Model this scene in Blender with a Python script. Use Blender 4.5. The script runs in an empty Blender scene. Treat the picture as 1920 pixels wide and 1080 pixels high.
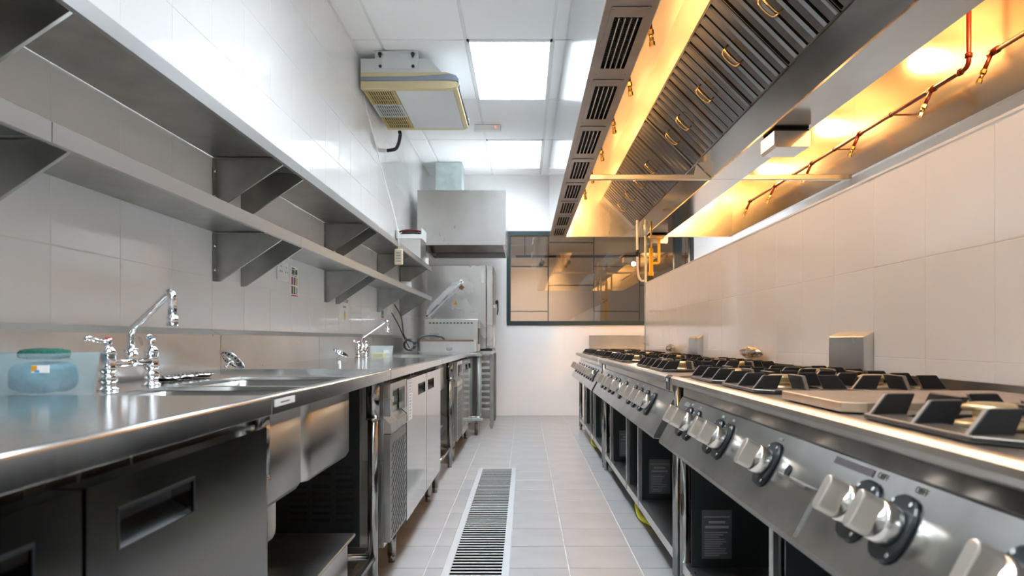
import bpy, bmesh, math, random
from mathutils import Vector, Matrix, Euler
random.seed(7)
PI = math.pi
C = bpy.context.scene.collection
S = bpy.context.scene

# ------------------------------------------------------------------ camera
cam = bpy.data.cameras.new('camera')
camo = bpy.data.objects.new('camera', cam); C.objects.link(camo)
camo.location = (0, 0, 0.975); camo.rotation_euler = (PI/2, 0, 0)
cam.sensor_width = 36; cam.lens = 24.0
cam.shift_x = -24/1920; cam.shift_y = 97/1920
cam.clip_start = 0.05
cam.dof.use_dof = True; cam.dof.focus_distance = 3.4; cam.dof.aperture_fstop = 4.5
S.camera = camo

# ------------------------------------------------------------------ world, exposure
w = bpy.data.worlds.new('world'); S.world = w; w.use_nodes = True
w.node_tree.nodes['Background'].inputs[0].default_value = (.8, .9, 1, 1)
w.node_tree.nodes['Background'].inputs[1].default_value = 0.05
S.view_settings.view_transform = 'Standard'; S.view_settings.look = 'None'
S.view_settings.exposure = 0.09; S.view_settings.gamma = 1.0; S.view_settings.use_curve_mapping = False
try:
    S.cycles.use_denoising = True; S.cycles.max_bounces = 14; S.cycles.glossy_bounces = 7; S.cycles.diffuse_bounces = 10
    S.cycles.transparent_max_bounces = 12; S.cycles.caustics_reflective = True; S.cycles.sample_clamp_indirect = 12.0
except Exception: pass
PANEL_L = 46.0          # radiance of the ceiling panels
HOOD_L = 430.0         # radiance of the lamps under the canopy
DINING_W = 120.0        # watts of each spot in the dining room

# ------------------------------------------------------------------ materials
def node_mat(name):
    m = bpy.data.materials.new(name); m.use_nodes = True
    nt = m.node_tree; return m, nt, nt.nodes['Principled BSDF']
def mat(name, col, rough=.5, metal=0.0, bump=0.0, bscale=30, spec=.5, var=0.0, vscale=6, coat=0.0):
    m, nt, b = node_mat(name)
    b.inputs['Base Color'].default_value = (*col, 1); b.inputs['Roughness'].default_value = rough
    b.inputs['Metallic'].default_value = metal; b.inputs['Specular IOR Level'].default_value = spec
    b.inputs['Coat Weight'].default_value = coat
    if var or bump:
        tc = nt.nodes.new('ShaderNodeTexCoord')
    if var:
        n = nt.nodes.new('ShaderNodeTexNoise'); n.inputs['Scale'].default_value = vscale; n.inputs['Detail'].default_value = 5
        r = nt.nodes.new('ShaderNodeMapRange'); r.inputs['To Min'].default_value = 1-var; r.inputs['To Max'].default_value = 1+var
        r.inputs['From Min'].default_value = .3; r.inputs['From Max'].default_value = .7
        x = nt.nodes.new('ShaderNodeVectorMath'); x.operation = 'SCALE'; x.inputs[0].default_value = col
        nt.links.new(tc.outputs['Object'], n.inputs['Vector']); nt.links.new(n.outputs[0], r.inputs[0])
        nt.links.new(r.outputs[0], x.inputs['Scale']); nt.links.new(x.outputs[0], b.inputs['Base Color'])
    if bump:
        n2 = nt.nodes.new('ShaderNodeTexNoise'); n2.inputs['Scale'].default_value = bscale; n2.inputs['Detail'].default_value = 2
        bp = nt.nodes.new('ShaderNodeBump'); bp.inputs['Strength'].default_value = bump; bp.inputs['Distance'].default_value = .01
        nt.links.new(tc.outputs['Object'], n2.inputs['Vector']); nt.links.new(n2.outputs[0], bp.inputs['Height'])
        nt.links.new(bp.outputs[0], b.inputs['Normal'])
    return m
def steel(name, col=(.62, .62, .61), rough=.28, rvar=.12, stretch=(3, 3, 60), grime=.12, gscale=3.0, wav=.0, wscale=4.0, lines=.02):
    """brushed stainless: stretched noise drives roughness and fine relief, cloudy noise the wear"""
    m, nt, b = node_mat(name)
    b.inputs['Metallic'].default_value = 1.0
    L = nt.links.new; N = nt.nodes.new
    tc = N('ShaderNodeTexCoord'); mp = N('ShaderNodeMapping'); mp.inputs['Scale'].default_value = stretch
    L(tc.outputs['Object'], mp.inputs['Vector'])
    n1 = N('ShaderNodeTexNoise'); n1.inputs['Scale'].default_value = 2; n1.inputs['Detail'].default_value = 2; L(mp.outputs[0], n1.inputs['Vector'])
    n2 = N('ShaderNodeTexNoise'); n2.inputs['Scale'].default_value = gscale; n2.inputs['Detail'].default_value = 3; L(tc.outputs['Object'], n2.inputs['Vector'])
    ad = N('ShaderNodeMath'); ad.operation = 'ADD'; L(n1.outputs[0], ad.inputs[0]); L(n2.outputs[0], ad.inputs[1])
    r = N('ShaderNodeMapRange'); r.inputs['From Min'].default_value = .7; r.inputs['From Max'].default_value = 1.3
    r.inputs['To Min'].default_value = max(.03, rough-rvar*.25); r.inputs['To Max'].default_value = rough+rvar*.25
    L(ad.outputs[0], r.inputs[0]); L(r.outputs[0], b.inputs['Roughness'])
    g = N('ShaderNodeMapRange'); g.inputs['From Min'].default_value = .3; g.inputs['From Max'].default_value = .7
    g.inputs['To Min'].default_value = 1-grime; g.inputs['To Max'].default_value = 1+grime*.5; L(n2.outputs[0], g.inputs[0])
    v = N('ShaderNodeVectorMath'); v.operation = 'SCALE'; v.inputs[0].default_value = col
    L(g.outputs[0], v.inputs['Scale']); L(v.outputs[0], b.inputs['Base Color'])
    if wav:
        n3 = N('ShaderNodeTexNoise'); n3.inputs['Scale'].default_value = wscale; n3.inputs['Detail'].default_value = 0; L(tc.outputs['Object'], n3.inputs['Vector'])
        b2 = N('ShaderNodeBump'); b2.inputs['Strength'].default_value = wav; b2.inputs['Distance'].default_value = .02
        L(n3.outputs[0], b2.inputs['Height']); L(b2.outputs[0], b.inputs['Normal'])
    return m
def emit(name, col, strength):
    m = bpy.data.materials.new(name); m.use_nodes = True; nt = m.node_tree; nt.nodes.clear()
    e = nt.nodes.new('ShaderNodeEmission'); e.inputs[0].default_value = (*col, 1); e.inputs[1].default_value = strength
    o = nt.nodes.new('ShaderNodeOutputMaterial'); nt.links.new(e.outputs[0], o.inputs[0]); return m
def see_through(name, col, alpha, rough=.1):
    """thin clear sheet: part glossy, part transparent"""
    m = bpy.data.materials.new(name); m.use_nodes = True; nt = m.node_tree; b = nt.nodes['Principled BSDF']
    b.inputs['Base Color'].default_value = (*col, 1); b.inputs['Roughness'].default_value = rough
    t = nt.nodes.new('ShaderNodeBsdfTransparent'); t.inputs[0].default_value = (.96, .98, .98, 1)
    x = nt.nodes.new('ShaderNodeMixShader'); x.inputs[0].default_value = alpha
    nt.links.new(t.outputs[0], x.inputs[1]); nt.links.new(b.outputs[0], x.inputs[2])
    nt.links.new(x.outputs[0], nt.nodes['Material Output'].inputs[0]); return m
def window_glass(name):
    m = bpy.data.materials.new(name); m.use_nodes = True; nt = m.node_tree; nt.nodes.clear()
    t = nt.nodes.new('ShaderNodeBsdfTransparent'); t.inputs[0].default_value = (.9, .92, .91, 1)
    g = nt.nodes.new('ShaderNodeBsdfGlossy'); g.inputs['Roughness'].default_value = 0.0
    f = nt.nodes.new('ShaderNodeFresnel'); f.inputs[0].default_value = 2.15
    x = nt.nodes.new('ShaderNodeMixShader'); o = nt.nodes.new('ShaderNodeOutputMaterial')
    nt.links.new(f.outputs[0], x.inputs[0]); nt.links.new(t.outputs[0], x.inputs[1]); nt.links.new(g.outputs[0], x.inputs[2]); nt.links.new(x.outputs[0], o.inputs[0])
    return m

M = {}
M['tile'] = mat('white_glazed_tile', (.86, .855, .85), .07, bump=.05, bscale=5, spec=.55)
M['grout'] = mat('wall_grout', (.80, .79, .76), .8)
M['floor'] = mat('floor_tile', (.285, .276, .27), .36, bump=.03, bscale=60, var=.10, vscale=4)
M['floor2'] = mat('floor_tile_darker', (.25, .255, .255), .36, bump=.03, bscale=60, var=.08, vscale=4)
M['fgrout'] = mat('floor_grout', (.50, .49, .48), .8, var=.25, vscale=9)
M['ceil'] = mat('ceiling_board', (.93, .94, .94), .85)
M['ceilgrid'] = mat('ceiling_grid_paint', (.80, .82, .81), .5)
M['paint'] = mat('plain_white_paint', (.78, .78, .77), .6)
M['counter'] = steel('counter_steel', (.66, .66, .65), .15, .08, (3, 40, 3), .12, 4, wav=.02)
M['brushed'] = steel('brushed_steel', (.66, .65, .63), .30, .12, (12, 4, 4), .12, 3)
M['brushv'] = steel('brushed_steel_upright', (.66, .65, .63), .26, .10, (3, 12, 2), .10, 3)
M['mirror'] = steel('polished_door_steel', (.60, .59, .57), .10, .05, (4, 40, 4), .08, 3, wav=.05, wscale=3)
M['dull'] = steel('dull_shelf_steel', (.43, .425, .40), .36, .12, (4, 4, 4), .22, 7)
M['lip'] = mat('shelf_lip_steel', (.50, .50, .495), .38, 1.0)
M['hood'] = steel('canopy_steel', (.62, .59, .54), .36, .06, (4, 4, 12), .06, 2, wav=.06, wscale=2.2)
M['trough'] = steel('trough_steel', (.42, .41, .39), .15, .04, (4, 4, 10), .08, 3, wav=.03, wscale=2)
M['rear'] = steel('rear_canopy_steel', (.62, .58, .51), .24, .03, (4, 4, 10), .06, 2, wav=.06, wscale=2.4)
M['legs'] = steel('leg_steel', (.36, .36, .35), .18, .05, (4, 4, 4), .08, 5)
M['bowl'] = steel('sink_bowl_steel', (.40, .385, .36), .30, .08, (4, 4, 8), .10, 4)
M['door_dark_refl'] = steel('dark_reflection_door_steel', (.24, .24, .23), .16, .05, (4, 8, 4), .06, 3)  # same door steel, with a dark reflection put into its colour
M['hoodout'] = steel('canopy_outer_steel', (.72, .73, .73), .16, .05, (4, 40, 4), .08, 3, wav=.04, wscale=3)
M['plenum'] = steel('plenum_steel', (.42, .40, .38), .34, .10, (40, 4, 4), .18, 5)
M['baffle'] = steel('greasy_baffle_steel', (.22, .225, .23), .24, .10, (4, 4, 4), .22, 6)
M['galv'] = mat('galvanised_duct', (.50, .57, .56), .45, .4, var=.12, vscale=12)
M['chrome'] = mat('chrome', (.82, .83, .84), .07, 1.0)
M['range'] = steel('range_steel', (.50, .50, .49), .20, .10, (4, 30, 4), .25, 6, wav=.05, wscale=5)
M['rangetop'] = steel('range_top_steel', (.52, .49, .45), .33, .10, (4, 40, 4), .22, 5)
M['knob'] = mat('cast_metal_knob', (.58, .54, .48), .34, .85)
M['bezel'] = steel('knob_bezel_steel', (.66, .64, .60), .25, .08, (3, 3, 60), .05, 8)
M['bars'] = mat('drain_bar_metal', (.42, .43, .43), .5, .35)
M['iron'] = mat('cast_iron', (.012, .012, .013), .40, bump=.04, bscale=120, spec=.4)
M['ironedge'] = mat('iron_edge_glint', (.20, .18, .16), .38, .6)  # light caught by the fin edges, put into a paler colour
M['ironplate'] = mat('iron_plate_sheen', (.16, .135, .11), .34, .6)  # warm reflection on the flat faces, put into a tan colour
M['black'] = mat('black_plastic', (.012, .015, .018), .32)
M['rubber'] = mat('black_rubber', (.02, .02, .02), .6)
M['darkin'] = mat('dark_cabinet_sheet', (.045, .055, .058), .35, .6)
M['plate'] = mat('spec_plate', (.16, .17, .17), .4, .6)
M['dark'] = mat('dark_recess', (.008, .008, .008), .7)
M['brass'] = mat('brass', (.72, .50, .20), .22, 1.0)
M['cap'] = mat('brass_burner_cap', (.62, .50, .30), .38, .9)
M['red'] = mat('red_paint', (.16, .015, .008), .35)
M['redlamp'] = mat('red_switch', (.80, .02, .02), .3)
M['yellow'] = mat('yellow_gas_paint', (.80, .46, .02), .4)
M['yhose'] = mat('yellow_hose', (.72, .68, .03), .4)
M['white'] = mat('white_plastic', (.80, .80, .78), .35)
M['paper'] = mat('white_paper', (.82, .82, .80), .6)
M['cream'] = mat('yellowed_plastic', (.66, .56, .33), .4)
M['grille'] = mat('yellowed_grille', (.50, .40, .15), .45)
M['ggrille'] = mat('grey_grille', (.52, .55, .54), .45)
M['acwhite'] = mat('grey_white_casing', (.66, .69, .69), .35)
M['acblue'] = mat('blue_grey_band', (.27, .32, .40), .35)
M['beige'] = mat('beige_plastic', (.70, .60, .42), .4)
M['frame'] = mat('dark_window_frame', (.025, .045, .05), .4)
M['panelw'] = mat('tan_wall_panel', (.52, .36, .26), .55, var=.06, vscale=2)
M['joint'] = mat('panel_joint', (.05, .03, .02), .7)
M['blackm'] = mat('black_metal', (.02, .02, .02), .4)
M['glass'] = window_glass('window_glass')
M['tub'] = see_through('cloudy_plastic', (.60, .76, .82), .27, .25)
M['clear'] = see_through('clear_plastic', (.80, .84, .84), .28, .15)
M['water'] = mat('blue_wash_cloth', (.05, .20, .27), .6, bump=.4, bscale=60, var=.3, vscale=40)
M['green'] = mat('green_scourer', (.01, .12, .08), .8, bump=.8, bscale=150)
M['fat'] = mat('yellow_butter', (.62, .52, .16), .5)
M['foil'] = mat('crumpled_foil', (.75, .66, .58), .18, 1.0, bump=.6, bscale=40)
M['cutboard'] = mat('bare_steel_plate', (.40, .30, .21), .34, .6, var=.15, vscale=14)
M['castor'] = mat('grey_castor_tyre', (.10, .09, .08), .6)
M['rust'] = mat('rust_brown', (.17, .10, .06), .6)
M['led'] = emit('red_led', (1, .05, .03), 8)
M['panel'] = emit('led_diffuser', (.82, .91, 1.0), PANEL_L)
def narrow_beam(m, power):
    # emission shaped to fall mostly straight down, so the walls stay dimmer
    nt = m.node_tree; g = nt.nodes.new('ShaderNodeNewGeometry'); dt = nt.nodes.new('ShaderNodeVectorMath'); dt.operation = 'DOT_PRODUCT'
    ab = nt.nodes.new('ShaderNodeMath'); ab.operation = 'ABSOLUTE'; pw = nt.nodes.new('ShaderNodeMath'); pw.operation = 'POWER'; pw.inputs[1].default_value = power
    ml = nt.nodes.new('ShaderNodeMath'); ml.operation = 'MULTIPLY'; ml.inputs[1].default_value = PANEL_L
    nt.links.new(g.outputs['Incoming'], dt.inputs[0]); nt.links.new(g.outputs['Normal'], dt.inputs[1]); nt.links.new(dt.outputs['Value'], ab.inputs[0])
    nt.links.new(ab.outputs[0], pw.inputs[0]); nt.links.new(pw.outputs[0], ml.inputs[0]); nt.links.new(ml.outputs[0], nt.nodes['Emission'].inputs[1])
narrow_beam(M['panel'], 2.2)
M['lamp'] = emit('warm_lamp_glass', (1, .51, .165), HOOD_L)
M['spotface'] = emit('warm_spot_face', (1, .78, .52), 60)
for nm, c in dict(s_red=(.55, .03, .04), s_blue=(.01, .14, .42), s_orange=(.75, .33, .02), s_green=(.0, .22, .10), s_brown=(.20, .05, .02), s_grey=(.35, .32, .36), s_dark=(.06, .09, .04), s_yellow=(.62, .52, .05), s_black=(.02, .02, .02), s_blue2=(.10, .30, .55)).items():
    M[nm] = mat('print_' + nm[2:], c, .5)
# ------------------------------------------------------------------ mesh helpers
class MB:
    def __init__(s): s.v = []; s.f = []; s.sm = []
    def add(s, vs, fs, smooth=False):
        n = len(s.v); s.v += [tuple(p) for p in vs]; s.f += [tuple(n+i for i in f) for f in fs]; s.sm += [smooth]*len(fs); return s
    def box(s, x0, x1, y0, y1, z0, z1):
        return s.add([(x0,y0,z0),(x1,y0,z0),(x1,y1,z0),(x0,y1,z0),(x0,y0,z1),(x1,y0,z1),(x1,y1,z1),(x0,y1,z1)],
                     [(0,3,2,1),(4,5,6,7),(0,1,5,4),(1,2,6,5),(2,3,7,6),(3,0,4,7)])
    def prism(s, pts, a, b, axis='y'):
        """closed outline pts extruded from a to b along axis; pts are the two other coordinates in order"""
        n = len(pts)
        def P(p, t): return (p[0], t, p[1]) if axis == 'y' else (t, p[0], p[1]) if axis == 'x' else (p[0], p[1], t)
        return s.add([P(p, a) for p in pts]+[P(p, b) for p in pts],
                     [tuple(range(n))[::-1], tuple(range(n, 2*n))]+[(i, (i+1) % n, n+(i+1) % n, n+i) for i in range(n)])
    def sheet(s, pts, a, b, t=.002, axis='y'):
        """folded sheet: open outline given thickness t"""
        n = len(pts); P = [Vector((p[0], p[1])) for p in pts]; off = []
        for i in range(n):
            d1 = (P[i]-P[i-1]).normalized() if i else None; d2 = (P[i+1]-P[i]).normalized() if i < n-1 else None
            d = ((d1 or d2)+(d2 or d1)).normalized(); nn = Vector((-d.y, d.x)); k = 1.0
            if d1 and d2: k = 1/max(.35, nn.dot(Vector((-d1.y, d1.x))))
            off.append(P[i]+nn*t*k)
        for i in range(n-1):
            s.prism([P[i], P[i+1], off[i+1], off[i]], a, b, axis)
        return s
    def cyl(s, p0, p1, r0, r1=None, n=16, caps=True, smooth=True):
        r1 = r0 if r1 is None else r1
        p0 = Vector(p0); p1 = Vector(p1); d = (p1-p0).normalized(); u = d.orthogonal().normalized(); v = d.cross(u)
        vs = []
        for p, r in ((p0, r0), (p1, r1)):
            vs += [p+u*(r*math.cos(2*PI*i/n))+v*(r*math.sin(2*PI*i/n)) for i in range(n)]
        s.add(vs, [(i, (i+1) % n, n+(i+1) % n, n+i) for i in range(n)], smooth)
        if caps: s.add(vs, [tuple(range(n))[::-1], tuple(range(n, 2*n))])
        return s
    def lathe(s, prof, o=(0,0,0), n=20, M4=None):
        """profile of (radius, height) turned round z, then moved by M4 and o"""
        vs = []; fs = []
        for r, z in prof: vs += [Vector((r*math.cos(2*PI*i/n), r*math.sin(2*PI*i/n), z)) for i in range(n)]
        for k in range(len(prof)-1): fs += [(k*n+i, k*n+(i+1) % n, (k+1)*n+(i+1) % n, (k+1)*n+i) for i in range(n)]
        if prof[0][0] > 1e-5: fs.append(tuple(range(n))[::-1])
        if prof[-1][0] > 1e-5: fs.append(tuple((len(prof)-1)*n+i for i in range(n)))
        if M4 is not None: vs = [M4 @ p for p in vs]
        return s.add([p+Vector(o) for p in vs], fs, True)
    def tube(s, pts, r, n=10, rad=0.0, seg=5):
        """pipe along pts; corners rounded with radius rad"""
        P = [Vector(p) for p in pts]; Q = []
        for i, p in enumerate(P):
            if rad and 0 < i < len(P)-1:
                a = (P[i-1]-p); b = (P[i+1]-p); k = min(rad, a.length*.49, b.length*.49)
                a = p+a.normalized()*k; b = p+b.normalized()*k
                for j in range(seg+1):
                    t = j/seg; Q.append(a*(1-t)**2+p*2*t*(1-t)+b*t*t)
            else: Q.append(p)
        up = None; rings = []
        for i, p in enumerate(Q):
            d = (Q[min(i+1, len(Q)-1)]-Q[max(i-1, 0)]).normalized()
            up = d.orthogonal().normalized() if up is None else (up-d*up.dot(d)).normalized()
            v = d.cross(up); rings.append([p+up*(r*math.cos(2*PI*j/n))+v*(r*math.sin(2*PI*j/n)) for j in range(n)])
        vs = [q for ring in rings for q in ring]; m = len(Q)
        s.add(vs, [(k*n+j, k*n+(j+1) % n, (k+1)*n+(j+1) % n, (k+1)*n+j) for k in range(m-1) for j in range(n)], True)
        s.add(vs, [tuple(range(n))[::-1], tuple((m-1)*n+j for j in range(n))]); return s
    def sphere(s, c, r, n=16, m=10, sc=(1,1,1)):
        prof = [(r*math.sin(PI*k/m)+(1e-4 if k in (0, m) else 0), -r*math.cos(PI*k/m)) for k in range(m+1)]
        return s.lathe(prof, c, n, Matrix.Diagonal((*sc, 1)))
    def mesh(s, name, m=None, off=(0,0,0), bev=0.0, bseg=1):
        me = bpy.data.meshes.new(name); o = Vector(off)
        me.from_pydata([tuple(Vector(p)-o) for p in s.v], [], s.f)
        me.polygons.foreach_set('use_smooth', s.sm)
        bm = bmesh.new(); bm.from_mesh(me)
        bmesh.ops.remove_doubles(bm, verts=bm.verts, dist=1e-5)
        bmesh.ops.recalc_face_normals(bm, faces=bm.faces)
        if bev:
            es = [e for e in bm.edges if len(e.link_faces) == 2 and e.calc_face_angle(0) > .5]
            bmesh.ops.bevel(bm, geom=es, offset=bev, segments=bseg, affect='EDGES', profile=.5, clamp_overlap=True)
        bm.to_mesh(me); bm.free()
        if m is not None: me.materials.append(M[m])
        return me
    def build(s, name, m, parent=None, bev=0.0, bseg=1):
        off = root_of(parent).location if parent is not None else (0, 0, 0)
        return link(name, s.mesh(name, m, off, bev, bseg), parent)
def root_of(o):
    while o.parent is not None: o = o.parent
    return o
def link(name, me, parent=None, loc=None, rot=None):
    o = bpy.data.objects.new(name, me); C.objects.link(o)
    if parent is not None: o.parent = parent
    if loc is not None: o.location = loc
    if rot is not None: o.rotation_euler = rot
    return o
def box(name, m, parent, x0, x1, y0, y1, z0, z1, bev=0.0, bseg=1):
    return MB().box(min(x0,x1), max(x0,x1), min(y0,y1), max(y0,y1), min(z0,z1), max(z0,z1)).build(name, m, parent, bev, bseg)
def tag(o, label, cat, group=None):
    o['label'] = label; o['category'] = cat
    if group: o['group'] = group
    return o
def thing(name, label, cat, loc=(0,0,0), group=None):
    o = bpy.data.objects.new(name, None); C.objects.link(o); o.location = loc; o.empty_display_size = .1
    return tag(o, label, cat, group)
def struct(o): o['kind'] = 'structure'; return o
def stuff(o): o['kind'] = 'stuff'; return o
def copy_tree(o, parent=None):
    c = o.copy(); C.objects.link(c)
    if parent is not None: c.parent = parent
    for ch in list(o.children): copy_tree(ch, c)
    return c
def lettering(body, size, m, parent, loc, rot, ext=.0004, align='CENTER'):
    cu = bpy.data.curves.new('lettering', 'FONT'); cu.body = body; cu.size = size; cu.extrude = ext
    cu.align_x = align; cu.align_y = 'CENTER'; cu.resolution_u = 3; cu.materials.append(M[m])
    t_ = bpy.data.objects.new('lettering', cu); me = bpy.data.meshes.new_from_object(t_); bpy.data.objects.remove(t_)
    o = bpy.data.objects.new('lettering', me); C.objects.link(o); o.parent = parent
    o.location = Vector(loc)-Vector(root_of(parent).location); o.rotation_euler = rot; return o

TILE_CACHE = {}
def tile_mesh(a, b, m, th, ch, key='tile'):
    k = (key, m, round(a, 4), round(b, 4))
    if k not in TILE_CACHE:
        x, y = a/2, b/2; i = ch
        vs = [(-x,-y,-th),(x,-y,-th),(x,y,-th),(-x,y,-th),(-x,-y,-i*.6),(x,-y,-i*.6),(x,y,-i*.6),(-x,y,-i*.6),(-x+i,-y+i,0),(x-i,-y+i,0),(x-i,y-i,0),(-x+i,y-i,0)]
        fs = [(0,1,5,4),(1,2,6,5),(2,3,7,6),(3,0,4,7),(4,5,9,8),(5,6,10,9),(6,7,11,10),(7,4,8,11),(8,9,10,11)]
        me = bpy.data.meshes.new(key); me.from_pydata(vs, [], fs); me.materials.append(M[m]); TILE_CACHE[k] = me
    return TILE_CACHE[k]
def lay_tiles(parent, org, U, V, u0, u1, v0, v1, pu, pv, mu, mv, m, gap=.003, th=.006, ch=.0015, holes=(), tilt=.0, pick=None):
    """tiles on the plane org + u*U + v*V (normal U x V), clipped to the range and to holes; every tile an object"""
    U = Vector(U); V = Vector(V); W = U.cross(V); R = Matrix((U, V, W)).transposed()
    def sub(r, h):
        a, b, c, d = r; e, f, g, i = h
        if e >= b or f <= a or g >= d or i <= c: return [r]
        out = []
        if a < e: out.append((a, e, c, d))
        if f < b: out.append((f, b, c, d))
        x0, x1 = max(a, e), min(b, f)
        if c < g: out.append((x0, x1, c, g))
        if i < d: out.append((x0, x1, i, d))
        return out
    ku0 = math.floor((u0-pu)/mu); ku1 = math.ceil((u1-pu)/mu); kv0 = math.floor((v0-pv)/mv); kv1 = math.ceil((v1-pv)/mv)
    for i in range(ku0, ku1):
        for j in range(kv0, kv1):
            rs = [(max(u0, pu+i*mu+gap/2), min(u1, pu+(i+1)*mu-gap/2), max(v0, pv+j*mv+gap/2), min(v1, pv+(j+1)*mv-gap/2))]
            for h in holes: rs = [q for r in rs for q in sub(r, h)]
            for a, b, c, d in rs:
                if b-a < .012 or d-c < .012: continue
                mm = pick(i, j) if pick else m
                o = bpy.data.objects.new('tile', tile_mesh(b-a, d-c, mm, th, ch)); C.objects.link(o); o.parent = parent
                t = Euler((random.gauss(0, tilt), random.gauss(0, tilt), 0)).to_matrix()
                o.matrix_local = Matrix.Translation(Vector(org)+U*((a+b)/2)+V*((c+d)/2)) @ (R @ t).to_4x4()
YB = 8.77      # face of the window wall
HC = 3.085     # ceiling height
XL = -1.23     # face of the tiled wall on the counter side
XR = 1.20      # face of the half wall behind the ranges
TM = .3055

# ------------------------------------------------------------------ room shell
wl = struct(box('wall_left', 'grout', None, XL-.15, XL-.0015, -3, YB+.2, -.05, HC+.1))
lay_tiles(wl, (XL, 0, 0), (0,1,0), (0,0,1), .45, YB, .6, HC, .2425, 0, TM, TM, 'tile', gap=.0024, ch=.001, tilt=.0012)
WX0, WX1, WZ0, WZ1 = -.232, 2.17, 1.16, 2.37
wb = MB()
wb.box(XL-.15, WX0, YB+.0015, YB+.15, -.05, HC+.1); wb.box(WX1, 4.4, YB+.0015, YB+.15, -.05, HC+.1)
wb.box(WX0, WX1, YB+.0015, YB+.15, -.05, WZ0); wb.box(WX0, WX1, YB+.0015, YB+.15, WZ1, HC+.1)
wb = struct(wb.build('wall_back', 'grout'))
lay_tiles(wb, (0, YB, 0), (1,0,0), (0,0,1), XL+.001, 2.9, 0, HC, -.105, .004, TM, .31, 'tile', gap=.0024, ch=.001, tilt=.0012, holes=[(WX0, WX1, WZ0, WZ1)])
box('plain_face', 'paint', wb, 2.905, 4.4, YB-.002, YB+.0015, 0, HC)
YE = 6.77
wr = struct(box('wall_right', 'grout', None, XR+.0015, XR+.146, -.5, YE, -.05, 1.53))
lay_tiles(wr, (XR, 0, 0), (0,-1,0), (0,0,1), -YE, -1.15, .84, 1.528, -1.7435, 0, .3025, TM, 'tile', gap=.0024, ch=.001, tilt=.0012)
MB().box(XR-.002, XR+.15, -.5, YE, 1.53, 1.542).build('coping', 'tile', wr, .003)
MB().box(XR-.004, XR+.012, YE, YE+.012, .0, 1.542).build('edge_trim', 'brushv', wr)
struct(box('wall_outer', 'paint', None, 4.2, 4.35, -3, YB+.2, -.05, HC+.1))
struct(box('wall_rear', 'paint', None, XL-.15, 4.35, -3.15, -3, -.05, HC+.1))
DX0, DX1, DY0, DY1 = -.347, -.0655, 2.3, 5.19
fl = struct(MB().box(XL-.15, DX0, -3.15, YB+.2, -.25, -.0035).box(DX1, 4.35, -3.15, YB+.2, -.25, -.0035).box(DX0, DX1, -3.15, DY0, -.25, -.0035).box(DX0, DX1, DY1, YB+.2, -.25, -.0035).box(DX0, DX1, DY0, DY1, -.25, -.15).build('floor', 'fgrout'))
darkset = {(0, 5), (0, 6)}
lay_tiles(fl, (0,0,0), (1,0,0), (0,1,0), -1.2, 1.19, 2.2, YB, -.422, 2.916-.3048*9, .305, .3048, 'floor', gap=.005, th=.0032, ch=.001, tilt=.0008,
          holes=[(DX0-.002, DX1+.002, DY0, DY1+.002)], pick=lambda i, j: 'floor2' if (i == 0 and j in (13, 14)) else 'floor')

# ceiling: boards in a grid, lay-in light panels
ce = struct(box('ceiling', 'ceilgrid', None, XL-.15, 4.35, -3.15, YB+.2, HC+.012, HC+.15))
CX = [-1.64, -1.03, -.415, .20, .815, 1.43, 2.045, 2.66, 3.275, 3.89, 4.505]
CY0, CYM = 4.81, 1.2
LIGHTS = {(2, 0), (2, 2), (2, -2), (2, -4), (2, -6), (7, 2)}
board = {}
for i in range(len(CX)-1):
    for j in range(-7, 4):
        a, b = max(CX[i], XL), min(CX[i+1], 4.2); c, d = max(CY0+CYM*j, -3), min(CY0+CYM*(j+1), YB)
        if b-a < .05 or d-c < .03: continue
        if (i, j) in LIGHTS:
            l = thing('ceiling_light', 'x', 'ceiling light', ((a+b)/2, (c+d)/2, HC-.005), 'lay-in ceiling light panels')
            l['label'] = {(2, 0): 'lit white ceiling panel beside the suspended air conditioner', (2, 2): 'lit white ceiling panel beyond the emergency light, near the window wall',
                          (2, -2): 'lit white ceiling panel next along from the air conditioner towards the camera', (2, -4): 'lit white ceiling panel above the camera position', (2, -6): 'lit white ceiling panel at the rear of the aisle',
                          (7, -2): 'lit white ceiling panel in the far aisle, middle one', (7, 2): 'lit white ceiling panel in the far aisle, beside the window wall', (7, -4): 'lit white ceiling panel in the far aisle, rear one', (8, 0): 'lit white ceiling panel in the far aisle near the outer wall'}[(i, j)]
            f = MB()
            for q in ((a, b, c, c+.022), (a, b, d-.022, d), (a, a+.022, c, d), (b-.022, b, c, d)): f.box(q[0]+.004 if q[0] == a else q[0], q[1]-.004 if q[1] == b else q[1], q[2], q[3], HC-.004, HC+.010)
            f.build('light_frame', 'white', l); box('diffuser', 'panel', l, a+.026, b-.026, c+.024, d-.024, HC-.001, HC+.006)
        else:
            o = link('ceiling_board', tile_mesh(b-a-.024, d-c-.024, 'ceil', .010, .002, 'ceiling_board'), ce, ((a+b)/2, (c+d)/2, HC+.002)); o.rotation_euler = (PI, 0, 0)
# perimeter angle
box('wall_angle', 'ceilgrid', ce, XL, XL+.02, -3, YB, HC-.004, HC+.010); box('wall_angle', 'ceilgrid', ce, XL, 4.2, YB-.02, YB, HC-.004, HC+.010)

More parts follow.
